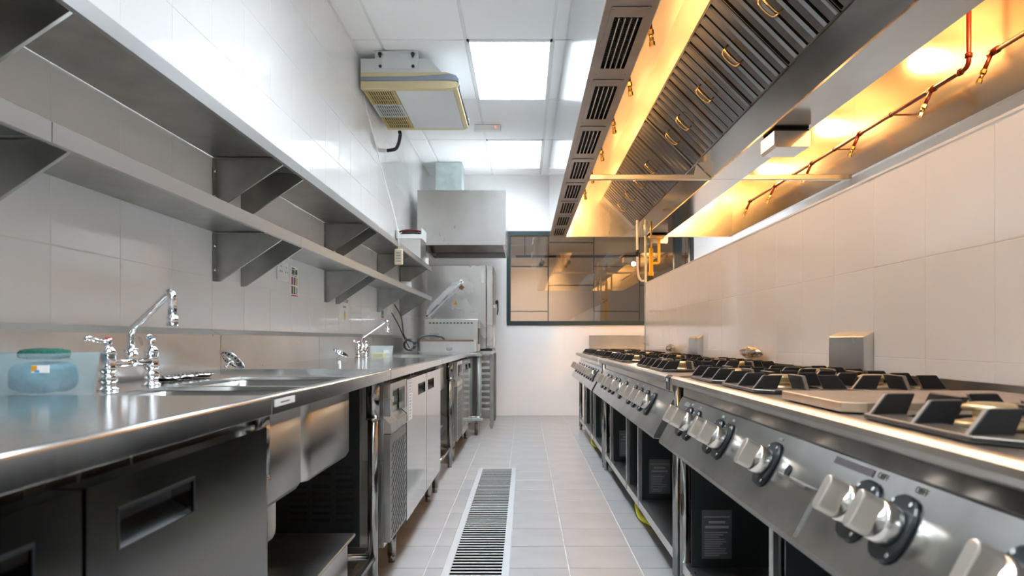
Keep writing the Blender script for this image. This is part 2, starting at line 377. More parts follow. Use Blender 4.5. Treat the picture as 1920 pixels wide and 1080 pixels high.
# window in the far wall
wn = struct(MB().box(WX0, WX1, YB-.01, YB+.09, WZ0, WZ0+.055).box(WX0, WX1, YB-.01, YB+.09, WZ1-.055, WZ1).box(WX0, WX0+.05, YB-.01, YB+.09, WZ0+.055, WZ1-.055)
            .box(WX1-.05, WX1, YB-.01, YB+.09, WZ0+.055, WZ1-.055).build('window_1', 'frame', None, .003))
box('mullion', 'frame', wn, 1.92, 2.02, YB, YB+.08, WZ0+.055, WZ1-.055, .003)
box('pane', 'glass', wn, WX0+.05, 1.92, YB+.045, YB+.051, WZ0+.055, WZ1-.055); box('pane', 'glass', wn, 2.02, WX1-.05, YB+.045, YB+.051, WZ0+.055, WZ1-.055)

# dining room seen through the window
DYW = 13.4
dw = struct(box('wall_dining', 'joint', None, -4, 6.5, DYW+.006, DYW+.12, -.05, 4.2))
def px(x, y, Y): return ((x-984)*Y/1280, .975+(637-y)*Y/1280)
cols = [845, 936.0, 1027.8, 1113.3, 1199.0, 1285, 1371]
rows = [[800, 584, 500, 400, 250], [800, 584, 500, 400, 250], [800, 535, 455, 380, 250], [800, 584, 500, 400, 250], [800, 535, 430, 250], [800, 584, 500, 250]]
for i in range(len(cols)-1):
    for j in range(len(rows[i])-1):
        x0, z0 = px(cols[i], rows[i][j], DYW); x1, z1 = px(cols[i+1], rows[i][j+1], DYW)
        z0 = max(z0, 0); box('wall_panel', 'panelw', dw, x0+.012, x1-.012, DYW-.01, DYW+.006, z0+.012, min(z1, 4.15)-.012, .003)
struct(box('floor_dining', 'floor', None, -4, 6.5, YB+.2, DYW+.1, -.25, -.004))
struct(box('ceiling_dining', 'joint', None, -4, 6.5, YB+.2, DYW+.1, 4.2, 4.3))
struct(box('wall_dining_left', 'panelw', None, -4.1, -4, YB+.15, DYW+.1, -.05, 4.2)); struct(box('wall_dining_right', 'panelw', None, 6.5, 6.6, YB+.15, DYW+.1, -.05, 4.2))
TYR = 11.2
tr = thing('lighting_track', 'black ceiling track carrying three spot heads in the dining room', 'light track', (.6, TYR, 3.0))
zt = .975+(637-481)*TYR/1280
box('track', 'blackm', tr, -.15, 3.0, TYR-.02, TYR+.02, zt-.02, zt+.02)
for xx in (0.0, 2.9): box('hanger', 'blackm', tr, xx-.008, xx+.008, TYR-.008, TYR+.008, zt+.02, 4.2)
for k, (hx, tx, tz, face) in enumerate([(1015.5, -.1, 1.6, 0), (1064, .2, 1.5, 0), (1188, None, None, 1)]):
    X = (hx-984)*TYR/1280; p = Vector((X, TYR, zt-.03))
    d = Vector((-.35, -1.0, -.45)).normalized() if face else (Vector((tx, DYW, tz))-p).normalized()
    if face: d = (Vector((0, 0, .975))-p).normalized()
    h = MB().cyl(p, p+Vector((0,0,-.05)), .010, n=8).cyl(p+Vector((0,0,-.09))-d*.07, p+Vector((0,0,-.09))+d*.07, .038, n=14).build('spot_head', 'blackm', tr)
    if face:
        MB().cyl(p+Vector((0,0,-.09))+d*.071, p+Vector((0,0,-.09))+d*.074, .034, n=14).build('spot_lens', 'spotface', h)
    else:
        MB().cyl(p+Vector((0,0,-.09))+d*.071, p+Vector((0,0,-.09))+d*.074, .030, n=14).build('spot_lens', 'spotface', h)
    ld = bpy.data.lights.new('spot_light', 'SPOT'); ld.energy = DINING_W*(.3 if face else 1); ld.color = (1, .78, .56); ld.spot_size = 1.15; ld.spot_blend = .9; ld.shadow_soft_size = .03
    lo = bpy.data.objects.new('spot_light', ld); C.objects.link(lo); lo.parent = tr
    lo.location = p+Vector((0,0,-.09))+d*.09-Vector(tr.location); lo.rotation_euler = d.to_track_quat('-Z', 'Y').to_euler()
ld = bpy.data.lights.new('dining_fill', 'AREA'); ld.energy = 38; ld.color = (1, .80, .60); ld.size = 3; ld.size_y = 1.5; ld.shape = 'RECTANGLE'  # added unseen area light that brightens the dining room
lo = bpy.data.objects.new('dining_fill', ld); C.objects.link(lo); lo.location = (1.0, 11.5, 4.15)
# ------------------------------------------------------------------ exhaust canopy over the ranges
HZ = 2.195; HY0, HY1 = .6, 8.1; HX0, HXI, HX1 = .292, .49, 2.46; HT = 2.932; TB = 2.175
hd = thing('exhaust_hood', 'long stainless exhaust canopy with warm lamps above the row of gas ranges', 'extractor hood', (1.375, 4.35, HZ))
MB().box(HX0, HX0+.003, HY0, HY1, HZ, HC-.006).build('outer_face', 'hoodout', hd)
MB().box(HXI-.003, HXI, HY0, HY1, HZ+.002, HT).box(HXI, .92, HY0, HY1, HT, HT+.004).box(.92, .923, HY0, HY1, 2.662, HT+.004).build('front_bay_lining', 'hood', hd)
MB().box(2.11, HX1, HY0, HY1, HT, HT+.004).box(2.107, 2.11, HY0, HY1, 2.662, HT+.004).build('rear_bay_lining', 'hood', hd)
for k, (a, b) in enumerate([(HY0, 2.9), (2.902, 5.10), (5.102, HY1-.004)]):
    MB().box(HX1, HX1+.004, a, b, HZ, HT+.004).box(HX1-.028, HX1, a, b, HZ, HZ+.003).box(HX1-.030, HX1-.027, a, b, HZ, HZ+.025).build('rear_panel', 'rear', hd)
MB().box(HX0+.003, 1.0, HY1-.004, HY1, HZ, HT+.004).build('end_panel', 'rear', hd)
MB().box(1.002, HX1, HY1-.004, HY1, HZ, HT+.004).build('end_panel', 'rear', hd)
MB().box(HX0, HX1, HY1-.03, HY1+.002, HZ-.003, HZ).build('end_lip', 'hood', hd)
MB().box(HX0+.003, HX1, HY0, HY0+.004, HZ, HT+.004).build('end_panel', 'rear', hd)
# trough in the middle
for a, b in ((HY0+.01, 5.105), (5.11, HY1-.006)):
    MB().sheet([(1.283, 2.292), (1.40, TB), (1.626, TB), (1.743, 2.292)], a, b, .003).box(1.391, 1.399, a, b, TB-.004, TB+.008).build('grease_trough', 'trough', hd)
MB().prism([(1.280, 2.286), (1.394, TB-.002), (1.272, TB-.002), (1.265, TB+.03)], 5.095, 5.10).build('trough_strap', 'hood', hd)
MB().box(HXI, 1.390, 5.13, 5.17, 2.180, 2.217).box(1.63, HX1, 5.13, 5.17, 2.180, 2.217).build('cross_bar', 'hood', hd, .003)
MB().box(HXI-.004, HXI, 5.10, 5.20, 2.175, 2.25).build('bar_bracket', 'brushed', hd)
# plenum underside and its grilles
s = MB().box(HX0+.003, .322, HY0, HY1, HZ, HZ+.004).box(.462, HXI-.003, HY0, HY1, HZ, HZ+.004)
gy = [HY1-.03-.70*k for k in range(11)]
for y in gy: s.box(.322, .462, y-.025, y+.025 if y < 8 else HY1-.004, HZ, HZ+.004)
s.build('plenum_soffit', 'plenum', hd)
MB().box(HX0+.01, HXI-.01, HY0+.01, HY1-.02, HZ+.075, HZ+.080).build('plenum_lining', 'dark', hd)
slat = MB().box(-.0025, .0025, -.24, .24, -.006, .012).mesh('slat', 'brushed')
for k in range(10):
    y = (gy[k]+gy[k+1])/2
    g = link('supply_grille', None, hd)
    fr = MB()
    a, b = y-.322, y+.322; x0, x1 = .318, .466; ox0, ox1, oa, ob = .338, .446, y-.245, y+.245
    fr.box(x0, ox0, a, b, HZ-.004, HZ-.0005).box(ox1, x1, a, b, HZ-.004, HZ-.0005).box(ox0, ox1, a, oa, HZ-.004, HZ-.0005).box(ox0, ox1, ob, b, HZ-.004, HZ-.0005)
    for q in ((x0+.008, a+.012), (x1-.008, a+.012), (x0+.008, b-.012), (x1-.008, b-.012)): fr.cyl((q[0], q[1], HZ-.006), (q[0], q[1], HZ-.004), .004, n=6)
    off = hd.location; C.objects.unlink(g); bpy.data.objects.remove(g)
    g = fr.build('supply_grille', 'plenum', hd)
    for i in range(4): link('slat', slat, g, Vector((ox0+(i+.8)*(ox1-ox0)/4.6, y, HZ-.001))-off)
    v = MB()
    for i in range(24): v.box(ox0, ox1, oa+.006+i*.0204, oa+.011+i*.0204, HZ+.014, HZ+.026)
    stuff(v.build('rear_vanes', 'black', g))
# lamps
for y in (1.75, 3.1, 4.47, 5.89, 7.35):
    for X, z in ((.545, 2.685), (2.30, 2.80)):
        l = (MB().cyl((X, y, z+.04), (X, y, HT), .035, n=14) if X > 1 else MB().cyl((HXI, y, z), (X-.03, y, z), .04, n=14)).build('lamp_holder', 'hood', hd)
        MB().sphere((X, y, z), .045, 16, 10).build('lamp_glass', 'lamp', l)
# grease filters, each lifts out
FU = Vector((1, 0, -1)).normalized(); FN = Vector((-1, 0, -1)).normalized()   # down the slope, and outwards
FRot = Matrix((FU, FN.cross(FU), FN)).transposed()      # local x down the slope, y along the hood, z out
bp = [(-.040,0), (-.030,.020), (.022,.020), (.030,.006), (.036,.006), (.036,0)]
baf = MB().prism([(p[0], p[1]) for p in bp], -.244, .244, 'x').mesh('baffle', 'baffle')
def filt(y0, y1, label, hoff=0.0, handle=True):
    c = Vector((1.1015, (y0+y1)/2, 2.4735))
    t = tag(bpy.data.objects.new('grease_filter', None), label, 'filter', 'baffle filters in the canopy'); C.objects.link(t); t.location = c
    t.rotation_euler = FRot.to_euler(); wd = (y1-y0-.006)/2
    m = MB().box(-.25, -.242, -wd, wd, -.002, .022).box(.242, .25, -wd, wd, -.002, .022).box(-.25, .25, -wd, -wd+.006, -.002, .022).box(-.25, .25, wd-.006, wd, -.002, .022).box(-.246, .246, -wd, wd, -.012, -.008)
    link('filter_frame', m.mesh('filter_frame', 'baffle', bev=0), t)
    n = max(1, round((2*wd)/.098)); p = (2*wd-.012)/n
    for i in range(n): 
        link('baffle', baf, t, (0, -wd+.006+p*(i+.5), 0))
    if handle:
        for s in (-.022, .022):
            h = MB().tube([(-.055, s*.3, .02), (-.052, s, .055), (.0, s*1.3, .060), (.052, s, .055), (.055, s*.3, .02)], .0042, 6, .02, 3)
            link('handle', h.mesh('handle', 'brass'), t, (0, hoff, 0))
    return t
P_ = 'dark steel baffle grease filter with wire handles, '
for k, q in enumerate(('end one by the far end panel', 'second from the far end panel', 'third from the far end panel', 'fourth from the far end panel')):
    filt(7.29-.577*k, 7.865-.577*k, P_ + q)
filt(5.205, 5.555, 'narrow dark steel baffle filter without a handle just beyond the divider strip', 0, False)
filt(4.905, 5.122, 'narrow dark steel baffle filter with a wire handle just short of the divider strip', .04)
for k, q in enumerate(('first', 'second', 'third', 'fourth', 'fifth', 'sixth', 'seventh', 'eighth')):
    y1 = 4.902-.545*k; y0 = max(y1-.543, HY0+.02)
    if y1-y0 > .2: filt(y0, y1, P_ + q + ' full one short of the divider strip')
dv = [(.92, 2.648), (1.283, 2.285), (1.290, 2.292), (.927, 2.655)]
for a, b in ((5.125, 5.202), (7.868, HY1-.004)): MB().prism(dv, a, b).build('filter_divider', 'hood', hd)
MB().prism([(1.745, 2.288), (2.104, 2.647), (2.094, 2.657), (1.735, 2.298)], HY0+.01, HY1-.006).build('rear_filter_bank', 'baffle', hd)
# grease cups
for y, q in ((3.86, 'hung under the canopy trough above the middle of the ranges'), (7.72, 'hung under the far end of the canopy trough')):
    t = thing('grease_cup', 'boxy stainless grease cup ' + q, 'grease cup', (1.49, y, TB-.11), 'grease cups under the trough')
    MB().prism([(1.41, 2.158), (1.41, 2.08), (1.425, 2.065), (1.61, 2.065), (1.62, 2.08), (1.62, 2.158)], y, y+.22).build('cup', 'brushed', t, .002)
    MB().box(1.42, 1.612, y+.012, y+.208, 2.1581, 2.1715).build('cup_rail', 'dark', t)
# fire suppression pipes
def nozzle(p, d, par, rd=True):
    p = Vector(p); d = Vector(d).normalized()
    if rd: MB().cyl(p, p+d*.10, .011, n=8).build('drop_pipe', 'red', par)
    q = p+d*(.10 if rd else .0)
    MB().cyl(q, q+d*.022, .015, n=6, smooth=False).cyl(q+d*.022, q+d*.055, .011, n=8).cyl(q+d*.055, q+d*.075, .014, n=6, smooth=False).build('nozzle', 'brass', par)
rp = thing('suppression_pipe', 'red suppression pipe with brass nozzles along the lit rear canopy panel, below a riser', 'pipe', (2.36, 5.4, 2.42))
PXr, PZ = 2.36, 2.425
MB().tube([(PXr, 3.63, HT-.002), (PXr, 3.63, PZ), (PXr, 7.17, PZ)], .013, 10, .045, 5).build('pipe_run', 'red', rp)
for p, d in (((PXr, 3.63, PZ+.05), (0,0,1)), ((PXr, 3.69, PZ), (0,1,0))): MB().cyl(p, Vector(p)+Vector(d)*.022, .019, n=10).build('pipe_fitting', 'red', rp)
for y in (3.96, 4.82, 5.62, 6.45, 7.15): MB().cyl((PXr, y-.03, PZ), (PXr, y+.03, PZ), .018, n=10).build('pipe_fitting', 'red', rp)
for y in (4.4, 5.2, 6.0): MB().cyl((PXr, y-.01, PZ), (PXr, y+.01, PZ), .016, n=10).box(PXr, HX1-.001, y-.008, y+.008, PZ-.004, PZ+.004).build('pipe_clip', 'red', rp)
for y in (3.96, 4.82, 5.62, 6.45, 7.15): nozzle((PXr, y, PZ), (-.42, -.05, -.9), rp)
rq = thing('suppression_pipe', 'short red suppression pipe with one brass nozzle, running back from beside the riser', 'pipe', (2.36, 2.4, 2.42))
MB().tube([(PXr, 1.0, PZ), (PXr, 3.45, PZ)], .013, 10).cyl((PXr, 3.40, PZ), (PXr, 3.47, PZ), .018, n=10).box(PXr, HX1-.001, 2.2, 2.216, PZ-.004, PZ+.004).build('pipe_run', 'red', rq)
nozzle((PXr, 3.45, PZ), (-.42, -.05, -.9), rq)
rf = thing('suppression_pipe', 'red suppression pipe hidden behind the grille strip with brass nozzles peeping below', 'pipe', (.60, 4.5, 2.6))
MB().tube([(.575, 1.5, 2.53), (.575, 7.0, 2.53)], .013, 8).build('pipe_run', 'red', rf)
h = MB()
for y in (2.0, 3.9, 6.3): h.cyl((.575, y, 2.53), (.575, y, HT-.002), .006, n=6)
h.build('pipe_hanger', 'hood', rf)
for y in (2.55, 3.2, 3.85, 4.55, 5.25, 6.0, 6.7): nozzle((.577, y, 2.525), (.12, 0, -.99), rf)

# ------------------------------------------------------------------ gas ranges
PU = Vector((.474, 0, .880)); PN = Vector((-.880, 0, .474)); PRot = Matrix((PN.cross(PU)*-1, PU, PN)).transposed()
if PRot.determinant() < 0: PRot = Matrix((PU.cross(PN), PU, PN)).transposed()
PE = PRot.to_euler()
def panel_point(y, t=.42): # t down the slope from the top edge
    return Vector((.60-.09*t, y, .757-.167*t))
esc = []
for k in range(28):
    a = 2*PI*k/28; c, s_ = math.cos(a), math.sin(a); r = (abs(c/.043)**2.6+abs(s_/.056)**2.6)**(-1/2.6); esc.append((r*c, r*s_))
esc_me = MB().prism(esc, 0, .009, 'z').mesh('escutcheon', 'black', bev=.003)
bez_me = MB().lathe([(.032,.009), (.033,.012), (.033,.034), (.030,.038), (.012,.040), (.012,.0401)], n=24).mesh('bezel', 'bezel')
bar = []
for k in range(9): a = PI*k/8; bar.append((.0115*math.cos(a), .020+.0115*math.sin(a)))
for k in range(9): a = PI+PI*k/8; bar.append((.0115*math.cos(a), -.020+.0115*math.sin(a)))
bar_me = MB().prism(bar, .038, .074, 'z').mesh('knob_bar', 'knob', bev=.0025, bseg=2)
scr_me = MB().cyl((-.026,.040,.009), (-.026,.040,.0105), .004, n=8).cyl((.026,-.040,.009), (.026,-.040,.0105), .004, n=8).cyl((.020,.043,.009), (.020,.043,.0105), .004, n=8).mesh('screws', 'chrome')
mark_me = MB().box(-.010, .010, .062, .070, .0015, .0034).mesh('setting_mark', 'white')
def knob(par, y):
    p = panel_point(y)-par.location
    e = link('escutcheon', esc_me, par, p, PE); link('screw', scr_me, e); (y in (1.145, 1.035)) or link('setting_mark', mark_me, par, p, PE)
    k = link('control_knob', bez_me, par, p, PE); link('knob_bar', bar_me, k)
cap_me = MB().lathe([(.052,0), (.053,.010), (.040,.014), (.026,.014), (.026,.028), (.041,.030), (.043,.037), (.030,.042), (.0001,.043)], n=20).mesh('burner_head', 'cap')
ring_me = MB().lathe([(.10,.0015), (.0001,.0016)], n=20).mesh('burner_well', 'dark')
def gas_range(y0, y1, knobs, posts, dividers, plates, burners, label, far_label=None):
    r = thing('gas_range', label, 'gas stove', (.60, (y0+y1)/2, 0), 'gas ranges along the half wall')
    top = [(1.185, .80), (1.185, .866), (1.165, .866), (1.165, .832), (.590, .830), (.578, .837), (.566, .836), (.557, .829), (.555, .818), (.558, .808), (.568, .802), (.60, .800)]
    t = MB().prism(top, y0, y1).build('worktop', 'rangetop', r)
    for p in t.data.polygons: p.use_smooth = False
    MB().box(.606, .616, y0+.003, y1-.003, .757, .80).build('front_band', 'range', r)
    MB().prism([(.600, .760), (.5105, .594), (.510, .582), (.600, .578), (.612, .578), (.612, .760)], y0+.012, y1-.012).build('control_panel', 'range', r, .002)
    for y in knobs: knob(r, y)
    for y in posts: MB().box(.594, .616, y-.0125, y+.0125, .10, .578).build('front_post', 'brushv', r, .002)
    for y in (y0+.02, y1-.02):
        MB().cyl((.608, y, .04), (.608, y, .80 if y < y0+.1 else .58), .019, n=14).cyl((.608, y, 0), (.608, y, .055), .015, n=12).build('leg', 'legs', r)
        MB().cyl((1.12, y, 0), (1.12, y, .58), .019, n=12).build('leg', 'legs', r)
    MB().box(.60, 1.16, y0+.03, y1-.03, .128, .132).box(.596, .600, y0+.03, y1-.03, .095, .135).build('bottom_shelf', 'brushed', r)
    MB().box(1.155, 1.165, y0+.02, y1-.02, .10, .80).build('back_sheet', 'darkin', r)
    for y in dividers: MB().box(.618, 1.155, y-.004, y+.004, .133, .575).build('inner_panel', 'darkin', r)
    for y in plates:
        p = MB().box(.655, .765, y-.0065, y-.004, .165, .345).build('spec_plate', 'plate', r)
        q = MB()
        q.box(.662, .758, y-.0072, y-.0065, .318, .322); q.box(.68, .74, y-.0072, y-.0065, .296, .305); q.box(.667, .753, y-.0072, y-.0065, .278, .287)
        for i in range(11): q.box(.664, .664+random.uniform(.05,.09), y-.0072, y-.0065, .176+i*.0085, .179+i*.0085)
        stuff(q.build('plate_print', 's_grey', p))
    for (X, y) in burners:
        link('burner_well', ring_me, r, Vector((X, y, .8301))-r.location); link('burner_head', cap_me, r, Vector((X, y, .8315))-r.location)
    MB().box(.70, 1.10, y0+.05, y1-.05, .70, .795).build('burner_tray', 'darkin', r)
    return r
RF, RB = .749, 1.019
g1 = [2.41, 1.995, 1.095]; g2 = [4.91, 4.50, 3.63, 3.22]; g3 = [7.17, 6.76, 6.01, 5.60]
r1 = gas_range(.45, 2.61, [2.40, 2.29, 2.03, 1.93, 1.575, 1.145, 1.035, .775, .66], [1.65], [2.53, 1.62, 1.0], [2.53], [(x, y) for y in g1 for x in (RF, RB)], 'stainless gas range with a bare steel plate lying on top, beside the camera')
r2 = gas_range(2.70, 5.12, [3.05, 3.22, 3.40, 3.57, 3.90, 4.20, 4.36, 4.60, 4.77], [3.59, 4.0, 4.75], [3.60, 4.74, 3.99], [3.60, 4.74], [(x, y) for y in g2 for x in (RF, RB)], 'stainless gas range in the middle of the row with two spec plates below')
r3 = gas_range(5.20, 7.42, [5.45, 5.62, 5.80, 5.97, 6.20, 6.45, 6.70, 6.95, 7.20], [5.9, 6.2, 6.85], [5.91, 6.84], [5.91], [(x, y) for y in g3 for x in (RF, RB)], 'stainless gas range at the window end of the row')
# details of the first range
def on_panel(name, m, par, y0, y1, t0, t1, h0=0.0, h1=.0036):
    a, b = panel_point(0, t0), panel_point(0, t1); n = PN
    pts = [(a+n*h0), (b+n*h0), (b+n*h1), (a+n*h1)]
    return MB().prism([(p.x, p.z) for p in pts], y0, y1).build(name, m, par)
fp = on_panel('flap_cover', 'range', r1, 1.30, 1.42, .45, .95, 0, .006)
p = panel_point(0, .45); MB().prism([(p.x, p.z), (p.x-.032, p.z+.012), (p.x-.030, p.z+.017), (p.x+.002, p.z+.006)], 1.29, 1.43).build('flap_lip', 'range', fp)
p = panel_point(1.462, .38); MB().cyl(p, p+PN*.0036, .0125, n=16).build('pilot_hole', 'dark', r1)
on_panel('label_strip', 'white', r1, 2.44, 2.50, .06, .14); on_panel('label_strip', 's_grey', r1, 1.16, 1.30, .03, .10); 
MB().box(.557, .560, 2.63, 2.69, .78, .83).box(.560, .60, 2.63, 2.69, .826, .83).build('joint_plate', 'darkin', r2); MB().box(.5562, .5568, 2.655, 2.685, .812, .824).build('joint_tag', 'white', r2)
for (y, s_) in ((1.13, 'OFF'), (1.02, 'OFF')):
    p = panel_point(y, .06); lettering(s_, .015, 's_dark', r1, p+PN*.0036, PE)
MB().prism([(.5735,.79),(.555,.79),(.555,.835),(.5735,.838)], 5.13, 5.19).build('joint_plate', 'white', r3)
# burner grates: loose castings
bo = [(-.131,-.15), (-.09,-.195), (.09,-.195), (.131,-.15), (.131,.15), (.09,.195), (-.09,.195), (-.131,.15)]
gbase = MB(); n = len(bo); ins = [(x*.60, y*.66) for x, y in bo]
vs = [(x, y, z) for z in (0, .009) for x, y in bo]+[(x, y, z) for z in (0, .009) for x, y in ins]
fs = []
for i in range(n):
    j = (i+1) % n; fs += [(i, j, n+j, n+i), (2*n+i, 3*n+i, 3*n+j, 2*n+j), (n+i, n+j, 3*n+j, 3*n+i), (i, 2*n+i, 2*n+j, j)]
gbase = MB().add(vs, fs).mesh('grate_base', 'ironplate', bev=.0015)
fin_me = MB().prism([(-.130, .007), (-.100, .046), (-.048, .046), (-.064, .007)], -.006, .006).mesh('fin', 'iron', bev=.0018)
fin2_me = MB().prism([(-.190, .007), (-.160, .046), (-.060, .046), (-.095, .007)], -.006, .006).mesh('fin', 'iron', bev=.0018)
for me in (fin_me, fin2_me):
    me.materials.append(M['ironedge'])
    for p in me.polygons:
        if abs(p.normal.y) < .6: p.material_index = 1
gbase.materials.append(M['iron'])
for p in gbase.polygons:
    if abs(p.normal.z) < .5: p.material_index = 1  # sides coloured black for their shade
def grate():
    t = bpy.data.objects.new('burner_grate', None); C.objects.link(t); t['category'] = 'burner grate'
    link('grate_base', gbase, t)
    for s_ in (0, PI):
        for y in (-.135, 0, .135): 
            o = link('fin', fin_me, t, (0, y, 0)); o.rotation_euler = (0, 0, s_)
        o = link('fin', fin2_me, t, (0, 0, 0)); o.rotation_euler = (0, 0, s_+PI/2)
    return t
proto = None
ordn = ['first', 'second', 'third', 'fourth']
for gl, rn, first in ((g1, 'first range', ''), (g2, 'middle range', ''), (g3, 'window-end range', '')):
    for row, X in (('aisle side', RF), ('wall side', RB)):
        for i, y in enumerate(sorted(gl)):
            if proto is None: t = proto = grate()
            else: t = copy_tree(proto)
            t.location = (X, y, .8325)
            t['label'] = f'black cast-iron finned grate on the {rn}, {row}, {ordn[i]} counting from the camera'
            t['group'] = 'cast-iron grates on the ' + rn
pl = tag(MB().prism([(.617, 1.335), (.66, 1.315), (1.08, 1.315), (1.12, 1.34), (1.12, 1.64), (.60+.017, 1.64)], .8335, .8535, 'z').build('cover_plate', 'cutboard', None, .002), 'thick bare brown steel plate covering burners of the first range', 'plate')
# things on the ledge and wall
def wall_cover(y0, y1, z0, z1, label):
    t = thing('outlet_cover', label, 'cover', (XR, y0, z0), 'steel covers on the range wall')
    MB().prism([(XR-.001, z0), (XR-.036, z0), (XR-.036, z1-.018), (XR-.001, z1)], y0, y1).build('cover_box', 'brushed', t, .002)
wall_cover(2.345, 2.615, .868, 1.004, 'stainless sloped box cover low on the tiled range wall, the large near one')
wall_cover(4.60, 4.86, .868, 1.004, 'stainless sloped box cover on the range wall beyond the foil bundle')
def foil(X, y, z, sx, sy, sz, seed, label):
    rnd = random.Random(seed); mb = MB().sphere((0,0,0), 1, 14, 9)
    vs = []
    for p in mb.v:
        k = 1+rnd.uniform(-.16, .16); vs.append((X+p[0]*sx*k, y+p[1]*sy*k, z+sz*.92+p[2]*sz*min(k, 1.0)*.9))
    mb.v = vs; mb.sm = [False]*len(mb.sm)
    return tag(mb.build('foil_bundle', 'foil', None), label, 'foil', 'foil bundles on the range ledge')
foil(1.158, 3.50, .877, .025, .16, .035, 1, 'crumpled brownish foil bundle on the ledge beside the large box cover')
foil(1.158, 5.42, .877, .025, .15, .035, 2, 'crumpled foil bundle on the ledge nearer the window')
# yellow hoses under the ranges
for (y, X, rn) in ((6.25, .64, 'window-end range'), (3.70, .64, 'middle range')):
    tag(MB().tube([(X+.10, y-.25, .03), (X, y-.12, .018), (X-.02, y, .02), (X-.01, y+.15, .07), (X+.10, y+.22, .085)], .016, 8, .06, 4).build('gas_hose', 'yhose', None), 'bright yellow gas hose looping under the ' + rn, 'hose', 'yellow hoses under the ranges')
yl = tag(box('warning_tape', 'yellow', None, .628, .634, 2.652, 2.668, .2, .44), 'yellow warning strip standing in the gap between the first two ranges', 'label')
MB().box(.622, .640, 2.646, 2.674, 0, .20).build('tape_post', 'darkin', yl)
for i in range(6): MB().box(.627, .6285, 2.654, 2.666, .225+i*.035, .238+i*.035).build('print', 's_black', yl)
# gas and conduit at the end of the half wall
t = thing('gas_pipe', 'yellow gas pipe with valve standing at the end of the half wall under the canopy', 'pipe', (1.30, 6.92, 0))
MB().cyl((1.28, 6.92, 0), (1.28, 6.92, 1.90), .021, n=12).cyl((1.28, 6.92, 1.58), (1.28, 6.92, 1.66), .027, n=12).cyl((1.28, 6.92, 1.20), (1.28, 6.92, 1.56), .027, n=12).build('riser', 'yellow', t)
MB().tube([(1.28, 6.92, 1.75), (1.36, 6.92, 1.75), (1.36, 6.92, 2.0)], .014, 8, .02, 4).build('branch', 'yellow', t)
MB().cyl((1.28, 6.92, 1.575), (1.28, 6.92, 1.605), .03, n=8).box(1.22, 1.30, 6.885, 6.90, 1.55, 1.62).build('valve', 'black', t)
MB().cyl((1.28, 6.92, 1.90), (1.28, 6.92, TB), .012, n=8).box(1.26, 1.40, 6.90, 6.94, 2.0, 2.03).build('union', 'brass', t)
t = tag(MB().cyl((1.206, 6.81, 0), (1.206, 6.81, TB-.004), .013, n=10).cyl((1.206, 6.81, .93), (1.206, 6.81, .95), .018, n=10).cyl((1.206, 6.81, 2.02), (1.206, 6.81, 2.12), .022, n=10).build('conduit', 'galv', None), 'thin grey conduit rising from the half wall end to the canopy', 'pipe')
MB().tube([(1.14, 6.95, HZ), (1.14, 6.95, 1.70), (1.16, 6.95, 1.60), (1.20, 6.94, 1.56), (1.25, 6.93, 1.60)], .012, 8, .04, 4).cyl((1.14, 6.95, 1.84), (1.14, 6.95, 1.90), .014, n=8)
t = tag(MB().tube([(1.145, 6.95, HZ-.004), (1.145, 6.95, 1.72), (1.16, 6.95, 1.60), (1.20, 6.94, 1.56), (1.245, 6.93, 1.60)], .012, 8, .05, 4).build('drain_hose', 'white', None), 'white hose looping down beside the yellow gas pipe', 'hose')
MB().cyl((1.145, 6.95, 1.82), (1.145, 6.95, 1.89), .0145, n=8).build('hose_clamp', 'black', t)
# steel table beyond the ranges
t = thing('steel_table', 'stainless table with low upstand against the window wall beyond the ranges', 'table', (1.25, 8.4, 0))
MB().box(.82, 1.75, 8.0, 8.74, .83, .86).box(.82, 1.75, 8.70, 8.74, .86, 1.03).build('tabletop', 'brushv', t, .003)
for x, y in ((.87, 8.05), (1.70, 8.05), (.87, 8.68), (1.70, 8.68)): MB().cyl((x, y, 0), (x, y, .83), .019, n=10).build('leg', 'brushv', t)
